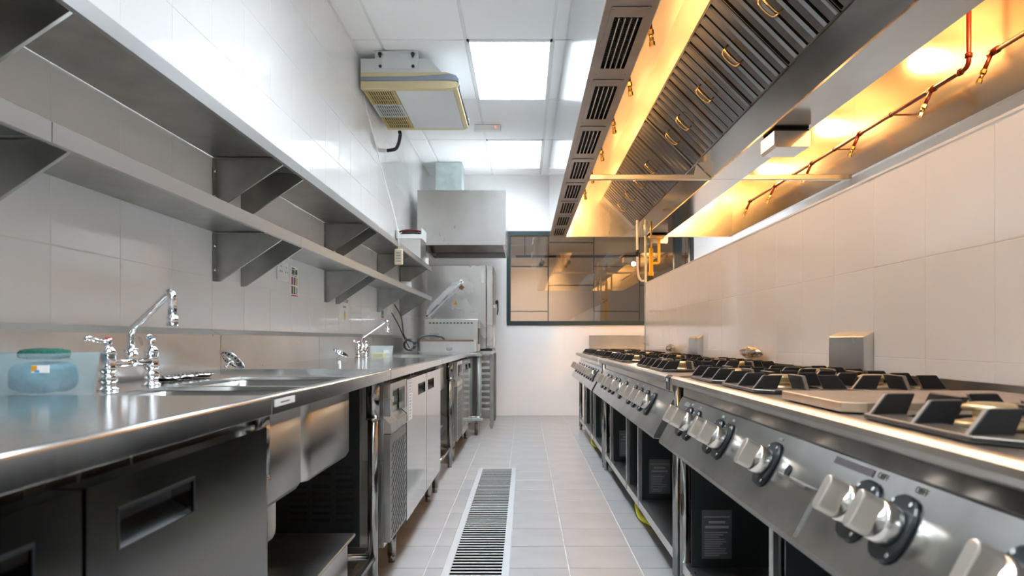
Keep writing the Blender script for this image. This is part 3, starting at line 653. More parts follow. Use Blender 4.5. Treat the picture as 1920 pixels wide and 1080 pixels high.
# ------------------------------------------------------------------ counter run on the tiled wall
XF, XB = -.52, -1.18
ZT = .861
def top_board(par, y0, y1, z=ZT, m='counter'):
    return MB().prism([(XB, z-.012), (XB, z), (XF-.004, z), (XF, z-.004), (XF, z-.041), (XF-.012, z-.041), (XF-.012, z-.012)], y0, y1).build('worktop', m, par, .0015)
def splash(par, y0, y1, z0=.84):
    return MB().prism([(XB-.001, z0), (XB-.001, .993), (-1.2235, 1.016), (-1.2235, 1.013), (-1.183, .990), (-1.1815, z0)], y0, y1).prism([(XB+.001, .990), (XB+.001, .994), (XB-.002, .994), (XB-.002, .990)], y0, y1).build('backsplash', 'brushed', par)
def fridge(y0, y1, yt0, yt1, label, comp, doors, ys0, ys1, feet, z0=.155):
    """undercounter refrigerator: body, worktop, compressor panel, doors with cut-out pulls"""
    t = thing('undercounter_refrigerator', label, 'refrigerator', (-.85, (y0+y1)/2, 0), 'undercounter refrigerators')
    b = MB().box(-1.15, -.556, y0, y1, z0, z0+.02).box(-1.15, -1.13, y0, y1, z0, .80).box(-1.15, -.556, y0, y0+.02, z0+.02, .80).box(-1.15, -.556, y1-.02, y1, z0+.02, .80).box(-1.13, -.60, y0+.02, y1-.02, .765, .80)
    b.build('body', 'brushv', t)
    box('door_seal', 'dark', t, -.575, -.570, y0+.02, y1-.02, z0+.02, .765)
    top_board(t, yt0, yt1); splash(t, ys0, ys1)
    if comp:
        a, c = comp
        nz0, nz1, na, nc = .672, .772, a+.05, c-.045
        m = MB()
        m.box(-.556, -.53, a, na, nz0, .80).box(-.556, -.53, nc, c, nz0, .80).box(-.556, -.53, na, nc, nz1, .80)
        f = m.build('control_surround', 'brushv', t, .001)
        box('control_board', 'brushed', f, -.568, -.562, na, nc, nz0, nz1)
        box('display', 's_dark', f, -.5615, -.555, na+.05, nc-.03, nz0+.025, nz1-.02); 
        for q, mm in ((.07, 's_blue2'), (.12, 'paper'), (.16, 's_blue2')): 
            if na+q+.03 < nc-.03: box('display_mark', mm, f, -.5549, -.5545, na+q, na+q+.03, nz0+.04, nz1-.035)
        MB().cyl((-.562, na+.028, nz0+.045), (-.538, na+.028, nz0+.045), .016, n=14).build('red_switch', 'redlamp', f)
        MB().prism([(-.562, nz0), (-.530, nz0-.03), (-.530, .604), (-.556, .604)], a, c).build('sloped_sill', 'brushv', t)
        g = MB().box(-.556, -.531, a, c, z0+.02, .600).build('vent_panel', 'plenum', t, .001)
        v = MB(); nz = 22; ny = 5
        for i in range(nz):
            for j in range(ny):
                yy = a+.03+(c-a-.06)*(j+.5)/ny+(.012 if i % 2 else -.012); zz = .195+i*(.375/nz)
                v.add([(-.5303, yy-.022, zz-.007), (-.5303, yy-.018, zz-.010), (-.5303, yy+.022, zz+.006), (-.5303, yy+.018, zz+.010)], [(0, 1, 2, 3)])
        v2 = MB()
        for i in range(0, len(v.v), 4):
            q = v.v[i:i+4]; v2.add([(p[0]-.004, p[1], p[2]) for p in q]+[(p[0]-.0003, p[1], p[2]) for p in q], [(0,1,2,3), (4,5,6,7), (0,1,5,4), (1,2,6,5), (2,3,7,6), (3,0,4,7)])
        for q in range(len(v2.v)): v2.v[q] = (v2.v[q][0]+.0012, v2.v[q][1], v2.v[q][2])
        stuff(v2.build('vent_slots', 'dark', g))
    for (a, c, ha, hc, m, hm) in doors:
        hz0, hz1 = .700, .752
        d = MB()
        d.box(-.568, -.53, a, ha, z0+.005, .795).box(-.568, -.53, hc, c, z0+.005, .795).box(-.568, -.53, ha, hc, z0+.005, hz0).box(-.568, -.53, ha, hc, hz1, .795)
        me = d.build('door', m, t)
        MB().box(-.567, -.566, ha, hc, hz0, hz1).prism([(-.566, hz0), (-.566, hz0+.022), (-.532, hz0)], ha, hc).build('pull_recess', hm, me)
        MB().box(-.534, -.5285, ha-.003, hc+.003, hz1-.001, hz1+.004).box(-.534, -.529, ha-.003, ha, hz0, hz1).box(-.534, -.529, hc, hc+.003, hz0, hz1).build('pull_rim', 'black', me)
    for y in feet:
        for X in (-.585, -1.10): MB().cyl((X, y, .03), (X, y, z0), .019, n=12).cyl((X, y, 0), (X, y, .04), .015, n=12).build('leg', 'legs', t)
    return t
f1 = fridge(.06, 1.405, .0, 1.40, 'undercounter refrigerator with reflection-darkened steel doors and slot pulls, beside the camera', None,
            [(.825, 1.402, .892, 1.092, 'door_dark_refl', 'black'), (.24, .817, .534, .734, 'door_dark_refl', 'black')], .0, 1.40, [.2, 1.3])
f2 = fridge(2.69, 4.285, 2.655, 4.27, 'undercounter refrigerator with red switch and slotted vent panel between the two sinks', (2.69, 3.06),
            [(3.07, 3.68, 3.40, 3.63, 'mirror', 'black'), (3.69, 4.285, 3.74, 3.97, 'mirror', 'black')], 2.655, 3.918, [3.0, 4.12])
f3 = fridge(5.36, 6.90, 5.285, 7.08, 'undercounter refrigerator with slotted vent panel under the vacuum packing machine', (5.36, 5.80),
            [(5.81, 6.36, 6.10, 6.30, 'mirror', 'black'), (6.37, 6.90, 6.43, 6.63, 'mirror', 'black')], 5.285, 6.62, [5.5, 6.75])
# side sheet of the second refrigerator, with louvres
MB().box(-.64, -.556, 2.686, 2.6895, .50, .82).build('side_plate', 'brushed', f2); 
sp = MB().box(-1.14, -.65, 2.686, 2.6895, .16, .80).build('side_sheet', 'darkin', f2)
v = MB()
for c in range(3):
    for i in range(9): v.box(-.925+c*.09, -.855+c*.09, 2.6845, 2.686, .26+i*.026, .272+i*.026)
stuff(v.build('vent_slots', 'dark', sp))
# taped notes on the door
n1 = tag(box('paper_note', 'paper', None, -.5295, -.5285, 3.10, 3.20, .735, .795), 'white paper note taped at the upper corner of the refrigerator door', 'note', 'notes on the refrigerator door')
n2 = tag(box('paper_note', 'paper', None, -.5295, -.5285, 3.11, 3.21, .605, .73), 'long white paper note taped below another on the refrigerator door', 'note', 'notes on the refrigerator door')
for nn, z0, z1 in ((n1, .745, .785), (n2, .62, .72)):
    q = MB()
    k = 0
    while z0+k*.014 < z1: q.box(-.5284, -.5282, 3.125, 3.16+.02*((k*7) % 3)/2, z0+k*.014, z0+k*.014+.004); k += 1
    stuff(q.build('print', 's_grey', nn))

def rrect(x0, x1, y0, y1, r, z, n=4):
    out = []
    for cx, cy, a0 in ((x1-r, y1-r, 0), (x0+r, y1-r, PI/2), (x0+r, y0+r, PI), (x1-r, y0+r, 1.5*PI)):
        out += [(cx+r*math.cos(a0+PI/2*k/n), cy+r*math.sin(a0+PI/2*k/n), z) for k in range(n+1)]
    return out
def bowl(par, x0, x1, y0, y1, zt, zb):
    mb = MB(); R = .035
    L = [rrect(x0+i, x1-i, y0+i, y1-i, max(R-i*.5, .012), z) for z, i in ((zb, .03), (zb+.006, .010), (zb+.022, 0), (zt, 0), (zt, .004), (zb+.026, .004), (zb+.012, .012), (zb+.006, .034))]
    n = len(L[0]); vs = [p for l in L for p in l]
    fs = [(k*n+i, k*n+(i+1) % n, (k+1)*n+(i+1) % n, (k+1)*n+i) for k in range(len(L)-1) for i in range(n)]
    fs += [tuple(range(n))[::-1], tuple((len(L)-1)*n+i for i in range(n))]
    mb.add(vs, fs, True); b = mb.build('bowl', 'bowl', par)
    c = ((x0+x1)/2, (y0+y1)/2); MB().lathe([(.045, 0), (.04, .003), (.03, .001), (.001, .001)], (c[0], c[1], zb+.0065), 16).build('drain', 'chrome', b)
    return b
def leg_post(par, X, y):
    MB().cyl((X, y, .03), (X, y, .80), .0195, n=16).cyl((X, y, .68), (X, y, .82), .025, n=16).cyl((X, y, .672), (X, y, .68), .027, n=16).cyl((X, y, 0), (X, y, .05), .016, n=14).build('leg', 'legs', par)
def sink_table(y0, y1, zd, bowls, legs, sy0, sy1, label, rails=True):
    t = thing('sink_table', label, 'sink', (-.85, (y0+y1)/2, 0), 'sinks in the counter run')
    d = MB(); x0, x1 = -.985, -.605; z0 = zd-.012
    d.box(XB, x0, y0, y1, z0, zd).box(x1, XF-.02, y0, y1, z0, zd)
    e = [y0]+[q for b in bowls for q in b]+[y1]
    for i in range(0, len(e), 2): d.box(x0, x1, e[i], e[i+1], z0, zd)
    d.build('sink_deck', 'counter', t, .001)
    MB().prism([(XF-.026, zd-.012), (XF-.020, ZT), (XF-.004, ZT), (XF, ZT-.004), (XF, ZT-.041), (XF-.014, ZT-.041), (XF-.014, ZT-.03)], y0, y1).build('front_rim', 'counter', t, .0012)
    MB().box(XB, XF-.012, y1-.004, y1-.0005, zd, ZT).build('end_rim', 'counter', t)
    for a, b in bowls: bowl(t, x0-.002, x1+.002, a-.002, b+.002, z0-.0005, .57 if zd > .84 else .60)
    splash(t, sy0, sy1, zd)
    for y in legs:
        for X in (-.575, -1.12): leg_post(t, X, y)
    for X in (-.575, -1.12): MB().cyl((X, legs[0], .15), (X, legs[-1], .15), .0135, n=10).build('rail', 'legs', t)
    for y in legs: MB().cyl((-.575, y, .15), (-1.12, y, .15), .0135, n=10).build('rail', 'legs', t)
    return t
s1 = sink_table(1.405, 2.65, .847, [(1.48, 1.865), (1.90, 2.37)], [1.47, 2.585], 1.405, 2.65, 'double-bowl stainless sink set in the counter with the large tap')
lb = tag(box('name_label', 'paper', s1, -.5195, -.5185, 1.42, 1.54, .835, .850), '', '') ; del lb['label']; del lb['category']
MB().box(-.5184, -.5182, 1.45, 1.505, .841, .8435).build('print', 's_dark', s1)
s2 = sink_table(4.275, 5.28, .835, [(4.80, 5.15)], [4.36, 5.22], 3.923, 5.28, 'single-bowl stainless sink at the small far tap')
def trap(y0, y1, zt, label):
    t = thing('grease_trap', label, 'grease trap', (-.85, (y0+y1)/2, 0), 'steel grease traps under the sinks')
    box('tank', 'brushed', t, -1.08, -.62, y0+.03, y1-.03, 0, zt-.012, .004); box('lid', 'dull', t, -1.10, -.60, y0, y1, zt-.012, zt, .002)
    MB().tube([(-.72, y0+.10, zt), (-.72, y0+.10, zt+.035), (-.72, y0+.22, zt+.035), (-.72, y0+.22, zt)], .004, 6, .015, 3).build('lid_handle', 'brass', t)
trap(1.56, 2.42, .29, 'low steel grease trap with flat lid under the double sink'); trap(4.45, 5.0, .35, 'low steel grease trap under the far single sink')
for a, b in ((1.67, 2.13),):
    for y in (a, b): tag(MB().tube([(-.80, y, .564), (-.80, y, .42), (-.80, y, .36), (-.95, y+.05, .33), (-.95, y+.05, .2905)], .022, 10, .05, 4).build('drain_pipe', 'white', None), 'white drain pipe below the ' + ('first' if y == a else 'second') + ' bowl of the double sink', 'pipe')

# taps: bridge mixers with a long swing spout
def tap(x, y, z, end, peak_h, label, hub=.2):
    t = thing('bridge_tap', label, 'tap', (x, y, z), 'bridge taps at the sinks')
    for i, s_ in enumerate((-1, 1)):
        yy = y+s_*hub/2
        b = MB().lathe([(.026,0), (.026,.004), (.018,.008), (.018,.020), (.022,.022), (.022,.034), (.017,.038), (.0165,.046), (.0205,.048), (.0205,.058), (.0185,.060), (.0185,.088), (.0205,.090), (.0205,.096), (.013,.106), (.009,.110), (.009,.118), (.0105,.120), (.0105,.130), (.001,.1305)], (x, yy, z), 20).build('valve', 'chrome', t)
        d = Vector((-.25, -1, .0)).normalized() if s_ < 0 else Vector((-.5, .7, .1)).normalized()
        p = Vector((x, yy, z+.124)); MB().tube([p, p+d*.03, p+d*.055+Vector((0,0,.006))], .0055, 8).sphere(p+d*.058+Vector((0,0,.007)), .010, 12, 8, (1, 1.5, .8)).build('lever', 'chrome', b)
        MB().cyl((x, yy, z+.1305), (x, yy, z+.1335), .008, n=12).build('index_cap', 'redlamp' if s_ < 0 else 's_blue', b)
    MB().cyl((x, y-hub/2, z+.066), (x, y+hub/2, z+.066), .0105, n=14).cyl((x, y, z+.058), (x, y, z+.098), .0165, n=14).cyl((x, y, z+.098), (x, y, z+.104), .019, n=14).build('bridge', 'chrome', t)
    e = Vector(end); c = Vector((x, y, z+.104))
    MB().tube([c, (x, y, z+.155), (e.x, e.y, peak_h), e], .0096, 12, .03, 7).build('spout', 'chrome', t)
    MB().cyl(e+Vector((0,0,.006)), e-Vector((0,0,.016)), .0125, n=16).build('aerator', 'chrome', t)
    return t
tap(-1.05, 1.82, .8478, (-.80, 1.55, 1.022), 1.088, 'chrome bridge tap with angled swing spout beside the plastic tub of cloths')
tap(-1.05, 4.405, .8358, (-.88, 4.38, 1.04), 1.105, 'chrome bridge tap with angled swing spout at the far single sink', .2)
# strainers
def strainer(p, rot, label):
    t = thing('sink_strainer', label, 'strainer', (0, 0, 0), 'loose basket strainers by the big tap')
    link('strainer_dish', MB().lathe([(.001, .004), (.032, .004), (.040, .012), (.050, .013), (.050, .010), (.041, .009), (.033, .001), (.001, .001)], n=28).mesh('strainer_dish', 'chrome'), t)
    r = MB()
    for k in range(18):
        a = 2*PI*k/18; c, s_ = math.cos(a), math.sin(a)
        r.add([(c*.030-s_*.003, s_*.030+c*.003, .0115), (c*.030+s_*.003, s_*.030-c*.003, .0115), (c*.041+s_*.004, s_*.041-c*.004, .0145), (c*.041-s_*.004, s_*.041+c*.004, .0145)], [(0,1,2,3)])
        r.add([(c*.030-s_*.003, s_*.030+c*.003, .0005), (c*.030+s_*.003, s_*.030-c*.003, .0005), (c*.041+s_*.004, s_*.041-c*.004, .0075), (c*.041-s_*.004, s_*.041+c*.004, .0075)], [(0,1,2,3)])
    stuff(link('perforation', r.mesh('perforation', 'black'), t))
    if rot[0] or rot[1]: link('stem', MB().cyl((0, 0, .004), (0, 0, -.022), .004, n=10).cyl((0, 0, -.022), (0, 0, -.026), .007, n=10).mesh('stem', 'chrome'), t)
    t.location = p; t.rotation_euler = rot
for p, r, q in (((-1.10, 2.10, .8485), (0, 0, 0), 'chrome basket strainer lying flat just behind the tap'), ((-1.105, 2.206, .8485), (0, 0, 1), 'chrome basket strainer lying flat in the middle of the loose strainers'), ((-1.10, 2.312, .8485), (.0, .0, 2), 'chrome basket strainer lying flat, last of the flat ones from the tap'),
                ((-1.045, 2.42, .8975), (-.6, .5, 0), 'chrome basket strainer tipped up on its edge, stem showing')): strainer(p, r, q)
for p, r, q in (((-1.09, 4.02, .888), (.1, .5, 0), 'steel strainer tipped beside the far tap'),): strainer(p, r, q)
# tub with cloths
def tub(x0, x1, y0, y1, z, h, m, label, cat, name):
    t = thing(name, label, cat, ((x0+x1)/2, (y0+y1)/2, z))
    mb = MB(); i = .010
    L = [rrect(x0+q, x1-q, y0+q, y1-q, .02, zz) for zz, q in ((z, i), (z+h-.006, .002), (z+h, -.002), (z+h, .001), (z+h-.006, .0035), (z+.003, i+.002))]
    n = len(L[0]); fs = [(k*n+a, k*n+(a+1) % n, (k+1)*n+(a+1) % n, (k+1)*n+a) for k in range(len(L)-1) for a in range(n)]+[tuple(range(n))[::-1], tuple((len(L)-1)*n+a for a in range(n))]
    mb.add([p for l in L for p in l], fs, True); mb.build('tub_body', m, t); return t
t = tub(-1.24+.08, -.995, 1.445, 1.62, .8475, .098, 'tub', 'cloudy plastic tub holding blue cloths beside the big tap', 'tub', 'plastic_tub')
l = box('sticker', 'paper', t, -1.043, -1.006, 1.4435, 1.4445, .905, .921); box('sticker_mark', 's_orange', l, -1.043, -1.031, 1.4428, 1.4434, .908, .920); box('sticker_mark', 's_blue2', l, -1.036, -1.026, 1.4422, 1.4427, .9055, .911)
rnd = random.Random(5)
def lump(name, m, c, s_, seed, label, cat):
    rr = random.Random(seed); mb = MB().sphere((0,0,0), 1, 18, 12)
    sq = lambda t: math.copysign(abs(t)**.55, t)
    mb.v = [(sq(p[0]), sq(p[1]), sq(p[2])) for p in mb.v]
    mb.v = [(c[0]+p[0]*s_[0]*(1+rr.uniform(-.08,.08)), c[1]+p[1]*s_[1]*(1+rr.uniform(-.08,.08)), c[2]+p[2]*s_[2]*(1+rr.uniform(-.12,.12))) for p in mb.v]
    return tag(mb.build(name, m, None), label, cat)
lump('wash_cloth', 'water', (-1.08, 1.533, .8905), (.054, .060, .0335), 1, 'blue cloth bundled inside the cloudy plastic tub', 'cloth'); lump('scouring_pad', 'green', (-1.08, 1.535, .943), (.045, .04, .012), 2, 'dark green scourer showing above the rim of the plastic tub', 'scourer')
t = tub(-1.06, -.91, 4.62, 4.76, .8355, .098, 'clear', 'clear plastic tub of yellow food by the far tap', 'tub', 'food_tub')
box('lid_label', 'paper', t, -.955, -.915, 4.6185, 4.6195, .885, .905); tag(box('butter_block', 'fat', None, -1.04, -.965, 4.645, 4.73, .84, .885, .006), 'block of yellow butter inside the clear tub', 'food')

# ------------------------------------------------------------------ wall shelves
SX = -.93
bolt_me = MB().lathe([(.006,0), (.006,.003), (.003,.005), (.0005,.0055)], n=8).mesh('bolt', 'chrome')
def bracket(par, y, zt, side, off):
    z1 = zt-.004; zb = zt-.195
    m = MB().prism([(XL+.003, z1), (XL+.003, zb), (XL+.022, zb), (SX-.022, z1-.018), (SX-.022, z1)], y-.001, y+.001)
    a, b = (y-.030, y) if side < 0 else (y, y+.030)
    m.box(XL+.0008, XL+.003, a, b, zb, z1)
    m.box(XL+.003, SX-.022, a, b, z1-.0022, z1-.0002)
    m.prism([(XL+.022, zb), (XL+.022, zb+.003), (SX-.022, z1-.015), (SX-.022, z1-.018)], min(y, y+side*.010), max(y, y+side*.010))
    o = m.build('bracket', 'dull', par)
    for dz in (.05, .145): link('bolt', bolt_me, o, Vector((XL+.003, (a+b)/2, z1-dz))-off, (0, PI/2, 0))
def shelf(y0, y1, zt, brs, label):
    t = thing('wall_shelf', label, 'shelf', (-1.08, (y0+y1)/2, zt), 'steel shelves on the tiled wall')
    b = MB().box(XL+.003, SX, y0, y1, zt-.003, zt).build('shelf_board', 'dull', t)
    MB().box(SX-.002, SX+.0005, y0, y1, zt-.040, zt+.001).box(SX-.014, SX-.002, y0, y1, zt-.040, zt-.038).box(XL+.003, SX-.002, y0, y0+.002, zt-.028, zt-.003).box(XL+.003, SX-.002, y1-.002, y1, zt-.028, zt-.003).build('front_lip', 'lip', t)
    for y, s_ in brs: bracket(t, y, zt-.002, s_, t.location)
    return t
SL, SU = 1.403, 1.697
for zt, q in ((SL, 'lower'), (SU, 'upper')):
    for (a, b, brs, qq) in ((.02, 1.341, [(.15, 1), (1.20, -1)], 'first length beside the camera'), (1.344, 2.836, [(1.44, 1), (2.715, -1)], 'length above the big tap'), (2.839, 4.33, [(2.955, 1), (4.21, -1)], 'length above the coloured sticker'), (4.333, 6.82, [(4.435, 1), (5.70, -1), (6.73, -1)], 'last length towards the oven')):
        shelf(a, b, zt, brs, f'{q} stainless wall shelf on triangular brackets, {qq}')
# small things on and by the shelves
t = thing('steel_box', 'grey steel box standing at the end of the upper shelf', 'box', (-1.1, 6.6, SU))
box('box_body', 'brushed', t, -1.205, -.985, 6.46, 6.78, SU+.0005, 1.93, .003); box('box_rim', 'brushv', t, -1.208, -.982, 6.457, 6.783, 1.925, 1.934)
t = thing('cable_tray', 'open white tray of red and black cables on top of the steel box', 'tray', (-1.1, 6.6, 1.935))
MB().box(-1.215, -.975, 6.46, 6.76, 1.935, 1.940).box(-1.215, -1.21, 6.46, 6.76, 1.94, 2.035).box(-.98, -.975, 6.46, 6.76, 1.94, 2.035).box(-1.21, -.98, 6.46, 6.464, 1.94, 1.975).box(-1.21, -.98, 6.756, 6.76, 1.94, 2.035).build('tray_body', 'white', t)
rr = random.Random(3)
for k, (m, zz) in enumerate((('red', 2.02), ('black', 2.0), ('red', 1.99), ('black', 1.972), ('black', 2.035))):
    tag(MB().tube([(-1.195, 6.50+.035*k, zz-.02), (-1.16, 6.50+.035*k, zz+rr.uniform(-.008,.004)), (-1.10, 6.51+.035*k, zz), (-1.05, 6.52+.035*k, zz+rr.uniform(-.006, .004)), (-.995, 6.52+.035*k, zz-.01)], .008, 6, .03, 3).build('cable', m, None), f'{"red" if m == "red" else "black"} cable lying in the white tray on the steel box' + ('', ', thick', ', lower one', ', bottom one', ', uppermost one')[k], 'cable', 'cables in the white tray')
tag(box('paper_card', 'paper', None, -.99, -.955, 6.775, 6.785, SU+.0005, SU+.09), 'small white card standing at the very end of the upper shelf', 'card')
tag(MB().lathe([(.030,0), (.031,.018), (.026,.024), (.0001,.025)], (-1.03, 5.86, SL+.001), 16).build('bottle_cap', 'redlamp', None), 'red screw cap lying on the lower shelf near its end', 'cap')
tag(MB().lathe([(.06,0), (.065,.07), (.06,.10), (.0001,.101)], (-1.10, 6.25, SL+.001), 18).build('white_pot', 'white', None), 'round white pot on the lower shelf near its end', 'pot')
t = thing('pendant_control', 'beige wired remote control hanging in front of the upper shelf', 'remote control', (-.92, 5.0, 1.58))
MB().box(-.955, -.892, 4.985, 5.012, 1.522, 1.640).build('remote_body', 'beige', t, .010, 3)
q = MB()
for i in range(4): q.box(-.940, -.907, 4.9835, 4.985, 1.545+i*.020, 1.553+i*.020)
q.build('button_row', 's_grey', t)
MB().tube([(-.923, 5.0, 1.640), (-.927, 5.01, 1.75), (-.96, 5.02, 1.90), (-1.05, 5.05, 2.20), (-1.12, 5.08, 2.48), (-1.19, 5.10, 2.72), (-1.20, 5.10, 2.80)], .0042, 6, .12, 5).build('remote_cord', 'white', t)
# sockets, stickers, notice on the tiles
def wall_plate(y0, y1, z0, z1, label, n=2):
    t = thing('wall_socket', label, 'socket', (XL, (y0+y1)/2, (z0+z1)/2), 'white sockets on the tiled wall')
    box('socket_plate', 'white', t, XL-.001, XL+.010, y0, y1, z0, z1, .003)
    for k in range(n):
        yc = y0+(y1-y0)*(k+.5)/n; q = MB()
        for dy, dz in ((0, .018), (-.012, -.006), (.012, -.006)): q.box(XL+.0098, XL+.0106, yc+dy-.003, yc+dy+.003, (z0+z1)/2+dz-.004, (z0+z1)/2+dz+.004)
        q.build('pin_hole', 's_dark', t); box('rocker', 'paper', t, XL+.010, XL+.014, yc-.006, yc+.006, z1-.02, z1-.010)
wall_plate(3.38, 3.53, 1.275, 1.375, 'white double wall socket beside the coloured sticker'); wall_plate(6.05, 6.35, 1.20, 1.30, 'white socket strip on the tiles under the end of the lower shelf', 3)
t = thing('wash_sticker', 'upright sticker with red, blue, orange and green blocks on the tiles', 'sticker', (XL, 3.64, 1.28))
box('sticker_sheet', 'paper', t, XL, XL+.0012, 3.585, 3.70, 1.205, 1.365)
def cell(m, a, b, c, d): box('print_block', m, t, XL+.0012, XL+.0016, 3.585+a*.115, 3.585+b*.115, 1.205+c*.16, 1.205+d*.16)
for m, a, b, c, d in (('s_brown', .12, .52, .90, .95), ('s_dark', .12, .50, .72, .88), ('s_dark', .60, .90, .74, .90), ('s_yellow', .66, .78, .70, .74), ('s_red', .08, .32, .38, .64), ('s_blue', .38, .62, .38, .64), ('s_orange', .70, .92, .38, .64), ('s_brown', .08, .32, .08, .34), ('s_green', .38, .62, .08, .34), ('s_grey', .70, .92, .08, .32), ('s_red', .05, .95, .01, .05), ('s_green', .1, .9, .67, .69)): cell(m, a, b, c, d)
t = thing('safety_notice', 'white notice with a yellow figure taped to the tiles under the lower shelf', 'notice', (XL, 4.63, 1.18))
box('notice_sheet', 'paper', t, XL, XL+.0012, 4.50, 4.76, 1.09, 1.285)
lettering("DON'T STEP", .034, 's_black', t, (XL+.0014, 4.655, 1.238), (PI/2, 0, PI/2))
MB().prism([(4.655, 1.105), (4.675, 1.12), (4.68, 1.15), (4.665, 1.175), (4.65, 1.175), (4.636, 1.15), (4.64, 1.12)], XL+.0012, XL+.0016, 'x').build('print_figure', 's_yellow', t)
box('print_line', 's_grey', t, XL+.0012, XL+.0016, 4.615, 4.69, 1.19, 1.205)
t = thing('small_sticker', 'little green and red sticker on the tiles above the far tap', 'sticker', (XL, 5.95, 1.2)); box('sticker_sheet', 's_grey', t, XL, XL+.0012, 5.84, 5.96, 1.16, 1.23); box('print_block', 's_green', t, XL+.0012, XL+.0016, 5.86, 5.93, 1.19, 1.225); box('print_block', 's_red', t, XL+.0012, XL+.0016, 5.86, 5.94, 1.165, 1.18)
# cables to the sockets
q = MB().tube([(XL+.02, 6.2, 1.22), (-1.16, 6.25, 1.12), (-1.10, 6.25, .98), (-1.05, 6.22, .90)], .0055, 6, .05, 4)
for k in range(5): 
    cz = .928; q.tube([(-1.05+(.04+.004*k)*math.cos(2*PI*i/14), 6.20+.008*k, cz+(.045+.002*k)*math.sin(2*PI*i/14)) for i in range(15)], .005, 6)
tag(q.build('power_cord', 'black', None), 'black power cord hanging from the socket strip into a coil on the counter', 'cord')
tag(MB().tube([(XL+.02, 6.34, 1.30), (-1.16, 6.42, 1.20), (-1.17, 6.60, 1.0), (-1.12, 6.72, .95), (-1.0, 6.74, .95)], .006, 6, .08, 4).build('power_cord', 'black', None), 'black power cord running from the socket strip to the vacuum packing machine', 'cord')
tag(MB().tube([(-.98, 6.30, .87), (-.985, 6.30, .99), (-.95, 6.36, 1.01), (-.88, 6.44, 1.015), (-.80, 6.60, 1.0), (-.79, 6.688, .98)], .009, 6, .06, 4).build('power_cord', 'black', None), 'thick black cord arching over the steel tray', 'cord')

# ------------------------------------------------------------------ machines at the far end of the counter
t = thing('steel_tray', 'shallow steel box with rust-brown rim on the counter before the packing machine', 'tray', (-.73, 6.5, ZT))
MB().box(-.99, -.47, 6.34, 6.344, ZT+.0005, .975).box(-.99, -.47, 6.64, 6.644, ZT+.0005, .975).box(-.99, -.986, 6.344, 6.64, ZT+.0005, .975).box(-.474, -.47, 6.344, 6.64, ZT+.0005, .975).box(-.986, -.474, 6.344, 6.64, ZT+.0005, ZT+.006).build('tray_body', 'brushed', t)
box('rim', 'rust', t, -.985, -.475, 6.336, 6.342, .958, .976); MB().cyl((-.70, 6.334, .895), (-.70, 6.34, .895), .03, n=18).build('badge', 'chrome', t)
t = thing('vacuum_packer', 'steel vacuum packing machine with raised clear lid at the counter end', 'packing machine', (-.72, 6.87, ZT))
b = MB().box(-.985, -.46, 6.70, 7.04, ZT+.0005, 1.178).build('machine_body', 'brushed', t, .006, 2)
v = MB()
for i in range(13): v.box(-.94+i*.034, -.918+i*.034, 6.6985, 6.700, 1.132, 1.146)
for i in range(7):
    for j in range(6): v.box(-.93+i*.013, -.922+i*.013, 6.6985, 6.700, .97+j*.012, .976+j*.012)
stuff(v.build('vent_slots', 's_dark', b)); box('side_control', 'black', b, -.4605, -.452, 6.74, 6.95, .93, 1.09, .003)
A = Vector((-.965, 0, 1.20)); Bv = Vector((-.615, 0, 1.545)); d = (Bv-A).normalized(); nn = Vector((-d.z, 0, d.x))
def lidp(pts): return [((A+d*(Bv-A).length*u+nn*w_).x, (A+d*(Bv-A).length*u+nn*w_).z) for u, w_ in pts]
MB().prism(lidp([(.0, 0), (1, 0), (1, .012), (0, .012)]), 6.72, 6.735).prism(lidp([(.0, 0), (1, 0), (1, .012), (0, .012)]), 7.00, 7.015).prism(lidp([(.97, -.012), (1.02, -.012), (1.02, .03), (.97, .03)]), 6.72, 7.015).prism(lidp([(-.02, -.012), (.03, -.012), (.03, .03), (-.02, .03)]), 6.72, 7.015).build('lid_frame', 'chrome', t)
MB().prism(lidp([(.03, .012), (.97, .012), (.94, .045), (.75, .062), (.25, .062), (.06, .045)]), 6.735, 7.00).build('lid_dome', 'clear', t)
MB().prism(lidp([(.86, -.022), (.95, -.022), (.95, -.012), (.86, -.012)]), 6.73, 7.0).build('lid_latch', 's_brown', t); MB().prism(lidp([(.03, -.016), (.85, -.016), (.85, -.004), (.03, -.004)]), 6.73, 6.74).build('lid_edge', 'yhose' if False else 's_grey', t)
MB().box(-.985, -.90, 6.75, 6.98, 1.1785, 1.20).build('lid_hinge', 'chrome', t)
# combi oven on its rack stand
t = thing('combi_oven', 'tall stainless combi oven seen from its side with a black door handle', 'oven', (-.74, 7.9, .87))
b = MB().box(-1.08, -.425, 7.5, 8.30, .875, 1.795).build('oven_body', 'brushv', t, .006, 2)
dr = MB().box(-.423, -.348, 7.505, 8.295, .90, 1.79).build('oven_door', 'brushv', t, .008, 2); 
MB().box(-.347, -.325, 7.56, 7.59, 1.33, 1.36).build('handle_stem', 'white', dr); MB().prism([(-.328, 1.40), (-.305, 1.42), (-.292, 1.40), (-.292, 1.30), (-.303, 1.25), (-.312, 1.25), (-.305, 1.32), (-.310, 1.37), (-.328, 1.375)], 7.56, 7.59).build('handle', 'black', dr, .004)
box('oven_foot', 'black', t, -1.05, -.36, 7.52, 8.28, .852, .874); box('hinge_strip', 'paper', t, -.48, -.445, 7.4985, 7.4995, 1.60, 1.75)
w_ = MB().prism([(-.785, 1.36), (-.735, 1.36), (-.76, 1.405)], 7.4985, 7.4995).build('warning_sticker', 's_orange', t); MB().prism([(-.764, 1.366), (-.756, 1.366), (-.760, 1.390)], 7.4978, 7.4984).build('sticker_mark', 's_black', w_)
MB().cyl((-.72, 7.75, 1.795), (-.72, 7.75, 1.812), .035, n=16).build('vent_cap', 'chrome', t)
